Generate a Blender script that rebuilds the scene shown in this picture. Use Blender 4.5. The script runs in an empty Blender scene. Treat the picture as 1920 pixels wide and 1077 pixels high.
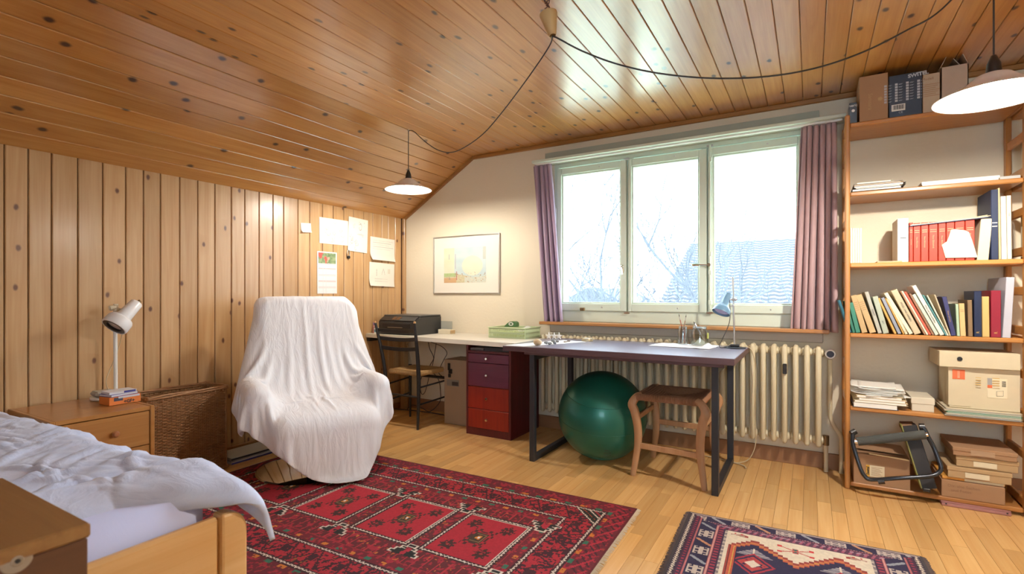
import bpy, math, random
import numpy as np
from mathutils import Matrix, Vector, noise
from math import sin, cos, pi, radians, sqrt

# ------------------------------------------------------------------ camera, world, exposure
S = bpy.context.scene
COL = S.collection
FOCAL, HORIZON, YAW = 950.0, 553.5, radians(30.5)       # image taken as 1920 x 1077
CAM = np.array([3.47, -3.78, 1.10])
cam = bpy.data.cameras.new('camera')
cam.sensor_width = 36.0
cam.lens = FOCAL / 1920 * 36.0
cam.shift_y = (HORIZON - 538.5) / 1920
cam.clip_start = 0.05
cam.dof.use_dof = True
cam.dof.focus_distance = 3.4
cam.dof.aperture_fstop = 4.5
camo = bpy.data.objects.new('camera', cam)
COL.objects.link(camo)
camo.location = CAM.tolist()
camo.rotation_euler = (pi / 2, 0, YAW)
S.camera = camo

SKY = 16.0
w = bpy.data.worlds.new('overcast_sky')
S.world = w
w.use_nodes = True
w.node_tree.nodes['Background'].inputs[0].default_value = (0.66, 0.83, 1.0, 1)
w.node_tree.nodes['Background'].inputs[1].default_value = SKY

BULB_GLOW = 2300.0            # radiance of the two pendant bulbs
LAMP_COLOR = (1.0, 0.92, 0.81)
S.view_settings.view_transform = 'Standard'
S.view_settings.look = 'None'
S.view_settings.exposure = 0.0
S.view_settings.gamma = 1.0
S.view_settings.use_curve_mapping = False

# ------------------------------------------------------------------ helpers
_fw = np.array([-sin(YAW), cos(YAW), 0.0]); _rt = np.array([cos(YAW), sin(YAW), 0.0])
def at(px, py, **k):
    """the point of a real plane (x=, y= or z=) seen at a pixel of the photograph"""
    d = _fw + _rt * (px - 960) / FOCAL + np.array([0, 0, (HORIZON - py) / FOCAL])
    a, v = list(k.items())[0]
    i = 'xyz'.index(a)
    return Vector((CAM + d * (v - CAM[i]) / d[i]).tolist())
def at_line(px, py, A, B):
    """the point of the vertical plane through A and B seen at a pixel"""
    d = _fw + _rt * (px - 960) / FOCAL + np.array([0, 0, (HORIZON - py) / FOCAL])
    n = np.array([B[1] - A[1], A[0] - B[0], 0.0])
    t = ((np.array([A[0], A[1], 0]) - CAM) @ n) / (d @ n)
    return Vector((CAM + d * t).tolist())

def wm(o):
    m = Matrix.Identity(4)
    while o:
        m = o.matrix_basis @ m
        o = o.parent
    return m

class MB:
    def __init__(s): s.v = []; s.f = []; s.c = None
    def add(s, v, f):
        b = len(s.v); s.v += [tuple(p) for p in v]; s.f += [tuple(i + b for i in q) for q in f]; return s
    def box(s, x0, x1, y0, y1, z0, z1, bev=0.0, M=None):
        if bev <= 0:
            v = [(x, y, z) for z in (z0, z1) for y in (y0, y1) for x in (x0, x1)]
            f = [(0, 2, 3, 1), (4, 5, 7, 6), (0, 1, 5, 4), (2, 6, 7, 3), (0, 4, 6, 2), (1, 3, 7, 5)]
        else:
            b = min(bev, (x1 - x0) * .49, (y1 - y0) * .49, (z1 - z0) * .49)
            v = []; f = []
            def ring(z, i):
                return [(x0 + b - i, y0, z), (x1 - b + i, y0, z), (x1, y0 + b - i, z), (x1, y1 - b + i, z), (x1 - b + i, y1, z), (x0 + b - i, y1, z), (x0, y1 - b + i, z), (x0, y0 + b - i, z)]
            def cap(z):
                a, e, c, d = x0 + b, x1 - b, y0 + b, y1 - b
                return [(a, c, z), (e, c, z), (e, c, z), (e, d, z), (e, d, z), (a, d, z), (a, d, z), (a, c, z)]
            R = [cap(z0), ring(z0 + b, 0), ring(z1 - b, 0), cap(z1)]
            for r in R: v += r
            for k in range(3):
                for i in range(8):
                    j = (i + 1) % 8
                    f.append((k * 8 + i, k * 8 + j, (k + 1) * 8 + j, (k + 1) * 8 + i))
            f.append((0, 7, 5, 3)[::-1] if False else (7, 5, 3, 1)); f.append((24, 26, 28, 30))
        if M is not None: v = [tuple(M @ Vector(p)) for p in v]
        return s.add(v, f)
    def obox(s, c, ax, half, bev=0.0):
        """oriented box, ax = three axis vectors"""
        M = Matrix([[ax[0][i], ax[1][i], ax[2][i], c[i]] for i in range(3)] + [[0, 0, 0, 1]])
        return s.box(-half[0], half[0], -half[1], half[1], -half[2], half[2], bev, M)
    def tube(s, pts, r, n=8, cap=True, rfun=None):
        pts = [Vector(p) for p in pts]
        m = len(pts); v = []; f = []
        up = None
        for i, p in enumerate(pts):
            t = (pts[min(i + 1, m - 1)] - pts[max(i - 1, 0)])
            if t.length < 1e-9: t = Vector((0, 0, 1))
            t.normalize()
            if up is None:
                up = Vector((0, 0, 1)) if abs(t.z) < .9 else Vector((1, 0, 0))
            a = t.cross(up)
            if a.length < 1e-6: a = t.cross(Vector((1, .3, 0)))
            a.normalize(); b = a.cross(t); b.normalize(); up = b
            rr = rfun(i / (m - 1)) if rfun else r
            v += [p + (a * cos(2 * pi * k / n) + b * sin(2 * pi * k / n)) * rr for k in range(n)]
        for i in range(m - 1):
            for k in range(n):
                j = (k + 1) % n
                f.append((i * n + k, (i + 1) * n + k, (i + 1) * n + j, i * n + j))
        if cap:
            f.append(tuple(range(n))); f.append(tuple(range((m - 1) * n, m * n))[::-1])
        return s.add(v, f)
    def cyl(s, p, q, r, n=16, r2=None):
        p = Vector(p); q = Vector(q)
        return s.tube([p, q], r, n, True, (lambda t: r + (r2 - r) * t) if r2 is not None else None)
    def lathe(s, prof, c=(0, 0, 0), n=24, M=None, close=False):
        """prof = (radius, height) pairs"""
        v = []; f = []; m = len(prof)
        for r, z in prof:
            v += [Vector((r * cos(2 * pi * k / n), r * sin(2 * pi * k / n), z)) for k in range(n)]
        for i in range(m - 1 + (1 if close else 0)):
            for k in range(n):
                j = (k + 1) % n; i2 = (i + 1) % m
                f.append((i * n + k, i * n + j, i2 * n + j, i2 * n + k))
        if not close:
            if prof[0][0] > 1e-5: f.append(tuple(range(n))[::-1])
            if prof[-1][0] > 1e-5: f.append(tuple(range((m - 1) * n, m * n)))
        if M is not None: v = [M @ p for p in v]
        v = [(p[0] + c[0], p[1] + c[1], p[2] + c[2]) for p in v]
        return s.add(v, f)
    def prism(s, poly, axis, a, b):
        """poly in the two other axes, extruded from a to b along axis"""
        def P(u, w, t): return {'x': (t, u, w), 'y': (u, t, w), 'z': (u, w, t)}[axis]
        n = len(poly); v = [P(u, w, a) for u, w in poly] + [P(u, w, b) for u, w in poly]
        f = [tuple(range(n)), tuple(range(n, 2 * n))[::-1]] + [(i, i + n, (i + 1) % n + n, (i + 1) % n) for i in range(n)]
        return s.add(v, f)
    def grid(s, P, mask=None):
        nu, nv = len(P), len(P[0]); b = len(s.v)
        s.v += [tuple(p) for r in P for p in r]
        s.f += [(b + i * nv + j, b + i * nv + j + 1, b + (i + 1) * nv + j + 1, b + (i + 1) * nv + j) for i in range(nu - 1) for j in range(nv - 1) if mask is None or mask[i][j]]
        return s
    def build(s, name, mat, parent=None, smooth=False, tint=None, kind=None, label=None, sub=0, solid=0, cat=None, group=None, bevel=0, fix=True):
        v = s.v; o = bpy.data.objects.new(name, None)
        if parent is not None:
            Mi = wm(parent).inverted(); v = [Mi @ Vector(p) for p in v]
        else:
            xs = [p[0] for p in v]; ys = [p[1] for p in v]; zs = [p[2] for p in v]
            L = Vector(((min(xs) + max(xs)) / 2, (min(ys) + max(ys)) / 2, min(zs)))
            v = [Vector(p) - L for p in v]
        me = bpy.data.meshes.new(name)
        me.from_pydata([tuple(p) for p in v], [], s.f)
        if fix:
            import bmesh
            bm = bmesh.new(); bm.from_mesh(me)
            bmesh.ops.remove_doubles(bm, verts=bm.verts, dist=1e-5)
            bmesh.ops.recalc_face_normals(bm, faces=bm.faces); bm.to_mesh(me); bm.free()
        bpy.data.objects.remove(o)
        o = bpy.data.objects.new(name, me); COL.objects.link(o)
        if parent is not None: o.parent = parent
        else: o.location = L
        if mat is not None: me.materials.append(mat)
        if smooth: me.shade_smooth() if hasattr(me, 'shade_smooth') else None
        if smooth and smooth != True:
            try: me.set_sharp_from_angle(angle=radians(smooth))
            except Exception: pass
        if tint is not None:
            a = me.attributes.new('tint', 'FLOAT', 'POINT'); a.data.foreach_set('value', [tint] * len(me.vertices))
        if solid:
            m = o.modifiers.new('thickness', 'SOLIDIFY'); m.thickness = solid; m.offset = 0
        if bevel:
            m = o.modifiers.new('bevel', 'BEVEL'); m.width = bevel; m.segments = 2; m.limit_method = 'ANGLE'
        if sub:
            m = o.modifiers.new('subdivision', 'SUBSURF'); m.levels = m.render_levels = sub
        if kind: o['kind'] = kind
        if label: o['label'] = label
        if cat: o['category'] = cat
        if group: o['group'] = group
        return o

def thing(name, label, cat, loc=(0, 0, 0), rot=0.0, group=None):
    o = bpy.data.objects.new(name, None); COL.objects.link(o)
    o.empty_display_size = .05
    o.location = loc
    if isinstance(rot, (int, float)): o.rotation_euler = (0, 0, rot)
    else: o.rotation_euler = rot
    o['label'] = label; o['category'] = cat
    if group: o['group'] = group
    return o
def structure(name, loc=(0, 0, 0)):
    o = bpy.data.objects.new(name, None); COL.objects.link(o); o.location = loc; o['kind'] = 'structure'
    o.empty_display_size = .05
    return o

def catmull(pts, k=8):
    pts = [Vector(p) for p in pts]; out = []
    for i in range(len(pts) - 1):
        p0 = pts[max(i - 1, 0)]; p1 = pts[i]; p2 = pts[i + 1]; p3 = pts[min(i + 2, len(pts) - 1)]
        for j in range(k):
            t = j / k
            out.append(.5 * ((2 * p1) + (p2 - p0) * t + (2 * p0 - 5 * p1 + 4 * p2 - p3) * t * t + (3 * p1 - p0 - 3 * p2 + p3) * t ** 3))
    out.append(pts[-1]); return out

FONTS = {}
def lettering(txt, size, M, mat, parent, name='lettering', bold=0.0, align='CENTER', squash=1.0):
    """flat letters lying on a surface; M places local x = reading direction, y = up, z = out of the surface"""
    cu = bpy.data.curves.new(name, 'FONT'); cu.body = txt; cu.size = size; cu.align_x = align; cu.align_y = 'CENTER'
    cu.offset = bold; cu.resolution_u = 2; cu.extrude = 0.0002
    t = bpy.data.objects.new(name, cu); COL.objects.link(t)
    dg = bpy.context.evaluated_depsgraph_get(); dg.update()
    me = bpy.data.meshes.new_from_object(t.evaluated_get(dg))
    bpy.data.objects.remove(t); bpy.data.curves.remove(cu)
    Mi = (wm(parent).inverted() @ M) if parent else M
    me.transform(Mi @ Matrix.Scale(squash, 4, (1, 0, 0)))
    me.materials.clear(); me.materials.append(mat)
    o = bpy.data.objects.new(name, me); COL.objects.link(o)
    if parent: o.parent = parent
    return o
def frame(o, x, y, z=None):
    x = Vector(x).normalized(); y = Vector(y); y = (y - x * y.dot(x)).normalized(); z = x.cross(y)
    return Matrix([[x[i], y[i], z[i], o[i]] for i in range(3)] + [[0, 0, 0, 1]])

def printed(name, M, W, H, nx, ny, fun, mat, parent, curl=None, **k):
    """a flat print: a quad grid W x H whose vertex colours carry the printed picture; fun(U,V) -> (n,3) linear rgb"""
    U, V = np.meshgrid((np.arange(nx) + .5) / nx, (np.arange(ny) + .5) / ny)
    C = np.clip(fun(U.ravel(), V.ravel()), 0, 1)
    xs = np.linspace(0, W, nx + 1); ys = np.linspace(0, H, ny + 1)
    X, Y = np.meshgrid(xs, ys)
    Z = curl(X / W, Y / H) if curl else X * 0
    P = np.stack([X.ravel(), Y.ravel(), Z.ravel()], 1)
    Mt = (wm(parent).inverted() @ M) if parent else M
    Mn = np.array(Mt)
    P = P @ Mn[:3, :3].T + (Mn[:3, 3] if parent else 0)
    i = (np.arange(ny)[:, None] * (nx + 1) + np.arange(nx)[None]).ravel()
    F = np.stack([i, i + 1, i + nx + 2, i + nx + 1], 1)
    me = bpy.data.meshes.new(name)
    me.from_pydata(P.tolist(), [], F.tolist())
    a = me.attributes.new('print', 'FLOAT_COLOR', 'CORNER')
    a.data.foreach_set('color', np.repeat(np.c_[C, np.ones(len(C))], 4, 0).astype(np.float32).ravel())
    me.materials.append(mat)
    if curl: me.shade_smooth()
    o = bpy.data.objects.new(name, me); COL.objects.link(o)
    if parent: o.parent = parent
    else: o.location = M.to_translation()
    for kk, vv in k.items(): o[kk] = vv
    return o

# ------------------------------------------------------------------ materials
def srgb(*c):
    return tuple(((x / 255) / 12.92 if x / 255 <= .04045 else ((x / 255 + .055) / 1.055) ** 2.4) for x in c) + (1,)
def nodes(name):
    m = bpy.data.materials.new(name); m.use_nodes = True
    nt = m.node_tree; return m, nt, nt.nodes['Principled BSDF']
def N(nt, t, **k):
    n = nt.nodes.new(t)
    for a, b in k.items():
        if a.startswith('i_'): n.inputs[int(a[2:]) if a[2:].isdigit() else a[2:]].default_value = b
        else: setattr(n, a, b)
    return n
def plain(name, c, rough=.5, metal=0, var=.06, scale=6.0, bump=0.0, bscale=60.0, spec=.5, coat=0.0, sheen=0.0):
    m, nt, b = nodes(name)
    tc = N(nt, 'ShaderNodeNewGeometry')
    n1 = N(nt, 'ShaderNodeTexNoise'); n1.inputs['Scale'].default_value = scale; n1.inputs['Detail'].default_value = 3
    nt.links.new(tc.outputs['Position'], n1.inputs['Vector'])
    mr = N(nt, 'ShaderNodeMapRange'); mr.inputs[3].default_value = 1 - var; mr.inputs[4].default_value = 1 + var
    nt.links.new(n1.outputs['Fac'], mr.inputs[0])
    mx = N(nt, 'ShaderNodeVectorMath', operation='SCALE'); mx.inputs[0].default_value = c[:3]
    nt.links.new(mr.outputs[0], mx.inputs['Scale']); nt.links.new(mx.outputs[0], b.inputs['Base Color'])
    b.inputs['Roughness'].default_value = rough; b.inputs['Metallic'].default_value = metal
    b.inputs['Specular IOR Level'].default_value = spec; b.inputs['Coat Weight'].default_value = coat
    b.inputs['Sheen Weight'].default_value = sheen
    if bump:
        n2 = N(nt, 'ShaderNodeTexNoise'); n2.inputs['Scale'].default_value = bscale; n2.inputs['Detail'].default_value = 4
        nt.links.new(tc.outputs['Position'], n2.inputs['Vector'])
        bp = N(nt, 'ShaderNodeBump'); bp.inputs['Strength'].default_value = bump; bp.inputs['Distance'].default_value = .01
        nt.links.new(n2.outputs['Fac'], bp.inputs['Height']); nt.links.new(bp.outputs[0], b.inputs['Normal'])
    return m
def wood(name, c1, c2, cd=None, along='y', across='x', rough=.4, grain=1.0, knots=0.0, tintvar=.25, coat=0.0, knotscale=1.0, varnish=1.5):
    """boards: grain runs along one world axis; 'tint' attribute shifts pattern and tone from board to board"""
    m, nt, b = nodes(name); L = nt.links
    g = N(nt, 'ShaderNodeNewGeometry'); sp = N(nt, 'ShaderNodeSeparateXYZ'); L.new(g.outputs['Position'], sp.inputs[0])
    at_ = N(nt, 'ShaderNodeAttribute', attribute_name='tint')
    ax = {'x': 0, 'y': 1, 'z': 2}
    def sc(o, k, off=None):
        q = N(nt, 'ShaderNodeMath', operation='MULTIPLY'); q.inputs[1].default_value = k; L.new(o, q.inputs[0])
        if off is not None:
            r = N(nt, 'ShaderNodeMath', operation='MULTIPLY_ADD'); L.new(at_.outputs['Fac'], r.inputs[0]); r.inputs[1].default_value = off; L.new(q.outputs[0], r.inputs[2]); return r.outputs[0]
        return q.outputs[0]
    al, ac = sp.outputs[ax[along]], sp.outputs[ax[across]]
    rest = [k for k in 'xyz' if k not in (along, across)][0]
    cv = N(nt, 'ShaderNodeCombineXYZ'); L.new(sc(al, 1.3 * grain, 61.0), cv.inputs[0]); L.new(sc(ac, 22 * grain, 17.0), cv.inputs[1]); L.new(sc(sp.outputs[ax[rest]], 22 * grain), cv.inputs[2])
    n1 = N(nt, 'ShaderNodeTexNoise'); n1.inputs['Scale'].default_value = 1.0; n1.inputs['Detail'].default_value = 5; n1.inputs['Distortion'].default_value = 1.2
    L.new(cv.outputs[0], n1.inputs['Vector'])
    cf = N(nt, 'ShaderNodeCombineXYZ'); L.new(sc(al, 5 * grain, 9.0), cf.inputs[0]); L.new(sc(ac, 160 * grain, 5.0), cf.inputs[1]); L.new(sc(sp.outputs[ax[rest]], 160 * grain), cf.inputs[2])
    n2 = N(nt, 'ShaderNodeTexNoise'); n2.inputs['Scale'].default_value = 1.0; n2.inputs['Detail'].default_value = 2
    L.new(cf.outputs[0], n2.inputs['Vector'])
    ad = N(nt, 'ShaderNodeMath', operation='MULTIPLY_ADD'); L.new(n2.outputs['Fac'], ad.inputs[0]); ad.inputs[1].default_value = .35; L.new(n1.outputs['Fac'], ad.inputs[2])
    r = N(nt, 'ShaderNodeMapRange'); r.inputs[1].default_value = .45; r.inputs[2].default_value = .9; L.new(ad.outputs[0], r.inputs[0])
    mx = N(nt, 'ShaderNodeMix', data_type='RGBA'); mx.inputs['A'].default_value = c1; mx.inputs['B'].default_value = c2; L.new(r.outputs[0], mx.inputs['Factor'])
    col = mx.outputs['Result']
    tv = N(nt, 'ShaderNodeMapRange'); tv.inputs[3].default_value = 1 - tintvar; tv.inputs[4].default_value = 1 + tintvar * .6; L.new(at_.outputs['Fac'], tv.inputs[0])
    if knots:
        cn = N(nt, 'ShaderNodeNewGeometry')
        ck = N(nt, 'ShaderNodeCombineXYZ'); L.new(sc(al, 5.6 * knotscale, 23.0), ck.inputs[0]); L.new(sc(ac, 9.5 * knotscale, 3.7), ck.inputs[1])
        nk = N(nt, 'ShaderNodeTexNoise'); nk.inputs['Scale'].default_value = 3.0; L.new(ck.outputs[0], nk.inputs['Vector'])
        ml = N(nt, 'ShaderNodeMix', data_type='VECTOR'); ml.inputs['Factor'].default_value = .08
        L.new(ck.outputs[0], ml.inputs['A']); L.new(nk.outputs['Color'], ml.inputs['B'])
        vo = N(nt, 'ShaderNodeTexVoronoi', feature='F1', voronoi_dimensions='2D'); vo.inputs['Scale'].default_value = 1.0; vo.inputs['Randomness'].default_value = 1.0
        L.new(ml.outputs['Result'], vo.inputs['Vector'])
        ks = N(nt, 'ShaderNodeMapRange', interpolation_type='SMOOTHSTEP'); ks.inputs[1].default_value = .04; ks.inputs[2].default_value = .12; ks.inputs[3].default_value = 1; ks.inputs[4].default_value = 0
        L.new(vo.outputs['Distance'], ks.inputs[0])
        spc = N(nt, 'ShaderNodeSeparateColor'); L.new(vo.outputs['Color'], spc.inputs[0])
        gt = N(nt, 'ShaderNodeMath', operation='GREATER_THAN'); gt.inputs[1].default_value = 1 - knots; L.new(spc.outputs[0], gt.inputs[0])
        mu = N(nt, 'ShaderNodeMath', operation='MULTIPLY'); L.new(ks.outputs[0], mu.inputs[0]); L.new(gt.outputs[0], mu.inputs[1])
        kr = N(nt, 'ShaderNodeMapRange', interpolation_type='SMOOTHSTEP'); kr.inputs[1].default_value = .1; kr.inputs[2].default_value = .5; kr.inputs[3].default_value = .45; kr.inputs[4].default_value = 0
        L.new(vo.outputs['Distance'], kr.inputs[0])
        mu2 = N(nt, 'ShaderNodeMath', operation='MULTIPLY'); L.new(kr.outputs[0], mu2.inputs[0]); L.new(gt.outputs[0], mu2.inputs[1])
        m2 = N(nt, 'ShaderNodeMix', data_type='RGBA'); L.new(mu2.outputs[0], m2.inputs['Factor']); L.new(col, m2.inputs['A']); m2.inputs['B'].default_value = c2
        m1 = N(nt, 'ShaderNodeMix', data_type='RGBA'); L.new(mu.outputs[0], m1.inputs['Factor']); L.new(m2.outputs['Result'], m1.inputs['A']); m1.inputs['B'].default_value = cd
        col = m1.outputs['Result']
    fin = N(nt, 'ShaderNodeVectorMath', operation='SCALE'); L.new(col, fin.inputs[0]); L.new(tv.outputs[0], fin.inputs['Scale'])
    L.new(fin.outputs[0], b.inputs['Base Color'])
    b.inputs['Roughness'].default_value = rough; b.inputs['Coat Weight'].default_value = coat; b.inputs['Coat Roughness'].default_value = .2; b.inputs['Coat IOR'].default_value = varnish
    bp = N(nt, 'ShaderNodeBump'); bp.inputs['Strength'].default_value = .08; bp.inputs['Distance'].default_value = .003
    L.new(n2.outputs['Fac'], bp.inputs['Height']); L.new(bp.outputs[0], b.inputs['Normal'])
    return m
def print_mat(name, rough=.6, sheen=0.0, bump=0.0):
    m, nt, b = nodes(name)
    a = N(nt, 'ShaderNodeAttribute', attribute_name='print'); nt.links.new(a.outputs['Color'], b.inputs['Base Color'])
    b.inputs['Roughness'].default_value = rough; b.inputs['Sheen Weight'].default_value = sheen
    if bump:
        g = N(nt, 'ShaderNodeNewGeometry'); n2 = N(nt, 'ShaderNodeTexNoise'); n2.inputs['Scale'].default_value = 400
        nt.links.new(g.outputs['Position'], n2.inputs['Vector'])
        bp = N(nt, 'ShaderNodeBump'); bp.inputs['Strength'].default_value = bump; bp.inputs['Distance'].default_value = .004
        nt.links.new(n2.outputs['Fac'], bp.inputs['Height']); nt.links.new(bp.outputs[0], b.inputs['Normal'])
    return m
def glass_mat(name, tint=(1, 1, 1, 1), refl=.03, rough=0.0):
    m = bpy.data.materials.new(name); m.use_nodes = True; nt = m.node_tree; nt.nodes.clear()
    o = N(nt, 'ShaderNodeOutputMaterial'); t = N(nt, 'ShaderNodeBsdfTransparent'); t.inputs[0].default_value = tint
    g = N(nt, 'ShaderNodeBsdfGlossy'); g.inputs['Roughness'].default_value = rough
    lw = N(nt, 'ShaderNodeLayerWeight'); lw.inputs[0].default_value = .35
    mm = N(nt, 'ShaderNodeMath', operation='MULTIPLY_ADD'); mm.inputs[1].default_value = .25; mm.inputs[2].default_value = refl
    nt.links.new(lw.outputs['Fresnel'], mm.inputs[0]); x = N(nt, 'ShaderNodeMixShader')
    nt.links.new(mm.outputs[0], x.inputs[0]); nt.links.new(t.outputs[0], x.inputs[1]); nt.links.new(g.outputs[0], x.inputs[2])
    nt.links.new(x.outputs[0], o.inputs[0]); return m
def emit(name, c, s):
    m = bpy.data.materials.new(name); m.use_nodes = True; nt = m.node_tree; nt.nodes.clear()
    o = N(nt, 'ShaderNodeOutputMaterial'); e = N(nt, 'ShaderNodeEmission'); e.inputs[0].default_value = c; e.inputs[1].default_value = s
    nt.links.new(e.outputs[0], o.inputs[0]); return m
def cloth(name, c, rough=.9, stretch=(1, 1, 1), fine=.25, wr=0.0, wscale=6.0, sheen=.2, stripes=None, transl=0.0):
    m, nt, b = nodes(name); L = nt.links
    tc = N(nt, 'ShaderNodeTexCoord')
    b.inputs['Base Color'].default_value = c; b.inputs['Roughness'].default_value = rough; b.inputs['Sheen Weight'].default_value = sheen
    n1 = N(nt, 'ShaderNodeTexNoise'); n1.inputs['Scale'].default_value = wscale; n1.inputs['Detail'].default_value = 6; n1.inputs['Distortion'].default_value = 1.5
    mp = N(nt, 'ShaderNodeMapping'); mp.inputs['Scale'].default_value = stretch; L.new(tc.outputs['Object'], mp.inputs[0]); L.new(mp.outputs[0], n1.inputs['Vector'])
    # ridged folds
    ab = N(nt, 'ShaderNodeMath', operation='SUBTRACT'); L.new(n1.outputs['Fac'], ab.inputs[0]); ab.inputs[1].default_value = .5
    aa = N(nt, 'ShaderNodeMath', operation='ABSOLUTE'); L.new(ab.outputs[0], aa.inputs[0])
    n2 = N(nt, 'ShaderNodeTexNoise'); n2.inputs['Scale'].default_value = 500
    L.new(tc.outputs['Object'], n2.inputs['Vector'])
    b1 = N(nt, 'ShaderNodeBump'); b1.inputs['Strength'].default_value = wr; b1.inputs['Distance'].default_value = .04; b1.invert = True
    L.new(aa.outputs[0], b1.inputs['Height'])
    b2 = N(nt, 'ShaderNodeBump'); b2.inputs['Strength'].default_value = fine; b2.inputs['Distance'].default_value = .001
    L.new(n2.outputs['Fac'], b2.inputs['Height']); L.new(b1.outputs[0], b2.inputs['Normal']); L.new(b2.outputs[0], b.inputs['Normal'])
    if stripes:
        wv = N(nt, 'ShaderNodeTexWave', wave_type='BANDS', bands_direction='Z'); wv.inputs['Scale'].default_value = stripes[1]; wv.inputs['Distortion'].default_value = .6
        L.new(tc.outputs['Object'], wv.inputs['Vector'])
        mx = N(nt, 'ShaderNodeMix', data_type='RGBA'); mx.inputs['A'].default_value = c; mx.inputs['B'].default_value = stripes[0]; L.new(wv.outputs['Fac'], mx.inputs['Factor']); L.new(mx.outputs['Result'], b.inputs['Base Color'])
    if transl:
        out = [n for n in nt.nodes if n.type == 'OUTPUT_MATERIAL'][0]
        t = N(nt, 'ShaderNodeBsdfTranslucent'); t.inputs[0].default_value = c; x = N(nt, 'ShaderNodeMixShader'); x.inputs[0].default_value = transl
        L.new(b.outputs[0], x.inputs[1]); L.new(t.outputs[0], x.inputs[2]); L.new(x.outputs[0], out.inputs[0])
    return m

M = {}
M['ceil'] = wood('varnished_pine_ceiling', (.60, .29, .075, 1), (.47, .19, .038, 1), (.06, .022, .010, 1), 'y', 'x', rough=.36, knots=.5, tintvar=.14, coat=1.0, knotscale=.8, varnish=1.8)
M['wallwood'] = wood('pine_wall_boards', (.61, .395, .20, 1), (.49, .275, .11, 1), (.14, .055, .03, 1), 'z', 'y', rough=.36, knots=.20, tintvar=.10, grain=.7, coat=.3)
M['floor'] = wood('maple_strip_floor', (.80, .50, .205, 1), (.70, .39, .135, 1), None, 'y', 'x', rough=.27, tintvar=.16, grain=.6, coat=.15)
M['floorgap'] = plain('brown_floor_joint', (.38, .20, .07, 1), .8)  # brown base seen in the joints between floor boards
M['groove'] = plain('dark_brown_tongue_and_groove', (.10, .04, .015, 1), .8)
M['plaster'] = plain('cream_wallpaper', (.74, .66, .50, 1), .75, var=.04, scale=2.5, bump=.15, bscale=45)
M['oldwood'] = plain('brown_painted_baseboard', (.30, .15, .07, 1), .5)
M['trimwood'] = wood('pine_trim', (.50, .24, .07, 1), (.38, .16, .04, 1), along='x', across='z', rough=.4)
M['sill'] = wood('orange_wood_sill', (.62, .30, .10, 1), (.48, .2, .06, 1), along='x', across='y', rough=.4)
M['sash'] = plain('sage_white_window_paint', (.64, .72, .60, 1), .4, var=.04)
M['chrome'] = plain('polished_chrome', (.75, .74, .72, 1), .12, metal=1, var=.02)
M['steel'] = plain('brushed_steel', (.55, .54, .52, 1), .3, metal=1)
M['brass'] = plain('aged_brass', (.30, .22, .12, 1), .4, metal=1)
M['white'] = plain('white_lacquer', (.80, .79, .74, 1), .35, var=.02)
M['paper'] = plain('white_paper', (.84, .83, .77, 1), .8, var=.02)
M['cream'] = plain('cream_paper', (.74, .66, .47, 1), .8, var=.04)
M['black'] = plain('black_paint', (.012, .012, .014, 1), .38, var=.02)
M['blackplastic'] = plain('black_plastic', (.018, .018, .019, 1), .3, var=.02, bump=.03, bscale=300)
M['rad'] = plain('cream_radiator_enamel', (.66, .58, .39, 1), .3, var=.03, scale=12)
M['shelf'] = wood('honey_beech_shelf', (.60, .275, .075, 1), (.50, .205, .05, 1), along='x', across='y', rough=.35)
M['shelfv'] = wood('honey_beech_upright', (.60, .275, .075, 1), (.50, .205, .05, 1), along='z', across='y', rough=.35)
M['card'] = plain('brown_cardboard', (.37, .215, .115, 1), .85, var=.06, scale=9)
M['cardlight'] = plain('tan_cardboard', (.47, .32, .165, 1), .85, var=.05, scale=9)
M['carddark'] = plain('dark_brown_cardboard', (.27, .15, .085, 1), .85, var=.06, scale=9)
M['glass'] = glass_mat('window_glass')
M['jar'] = glass_mat('jar_glass', (.95, .97, .96, 1), .09, .08)
M['print'] = print_mat('printed_surface')
M['rug'] = print_mat('woven_rug', rough=.95, sheen=.0, bump=.5)
M['wire'] = plain('dark_grey_cable', (.035, .03, .028, 1), .5)
M['wirelight'] = plain('cream_cable', (.55, .45, .28, 1), .5)
M['ink'] = plain('dark_print', (.03, .03, .03, 1), .7)
M['gold'] = plain('gold_print', (.65, .42, .12, 1), .4, metal=.3)
rnd = random.Random(5)

# ------------------------------------------------------------------ floor, ceiling, walls
XR, YB, ZC, KX, ZK = 5.35, -5.4, 2.355, 0.84, 1.85
floor = MB().box(-.1, XR + .1, YB - .1, .25, -.12, -.012).build('floor', M['floorgap'], kind='structure')
boards = []
xw = .0625; x = 0.0; k = 0
while x < XR:
    y = YB - rnd.random() * .5
    while y < 0:
        l = rnd.choice((.38, .46, .5, .55)); y1 = min(y + l, 0.0)
        if y1 - y > .03 and y1 > YB:
            cx, cy = x + xw / 2, (y + y1) / 2
            d = np.array([cx, cy, 0]) - CAM; Z = d @ _fw; X = d @ _rt
            px = 960 + FOCAL * X / max(Z, .01); py = HORIZON + FOCAL * 1.1 / max(Z, .01)
            vis = Z > .5 and -60 < px < 1980 and py < 1180
            boards.append((0 if vis else 1, Z, x, min(x + xw, XR), max(y, YB), y1, rnd.random()))
        y = y1
    x += xw
boards.sort()
rest = MB(); rt_t = []
for i, (nv, Z, x0, x1, y0, y1, t) in enumerate(boards):
    if i < 300 and not nv:
        MB().box(x0 + .0006, x1 - .0006, y0 + .0006, y1 - .0006, -.012, 0).build('floor_board', M['floor'], floor, tint=t, fix=False)
    else:
        rest.box(x0 + .0006, x1 - .0006, y0 + .0006, y1 - .0006, -.012, 0); rt_t += [t] * 8
o = rest.build('floor_boards', M['floor'], floor, kind='stuff', fix=False)
a = o.data.attributes.new('tint', 'FLOAT', 'POINT'); a.data.foreach_set('value', rt_t)

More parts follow.
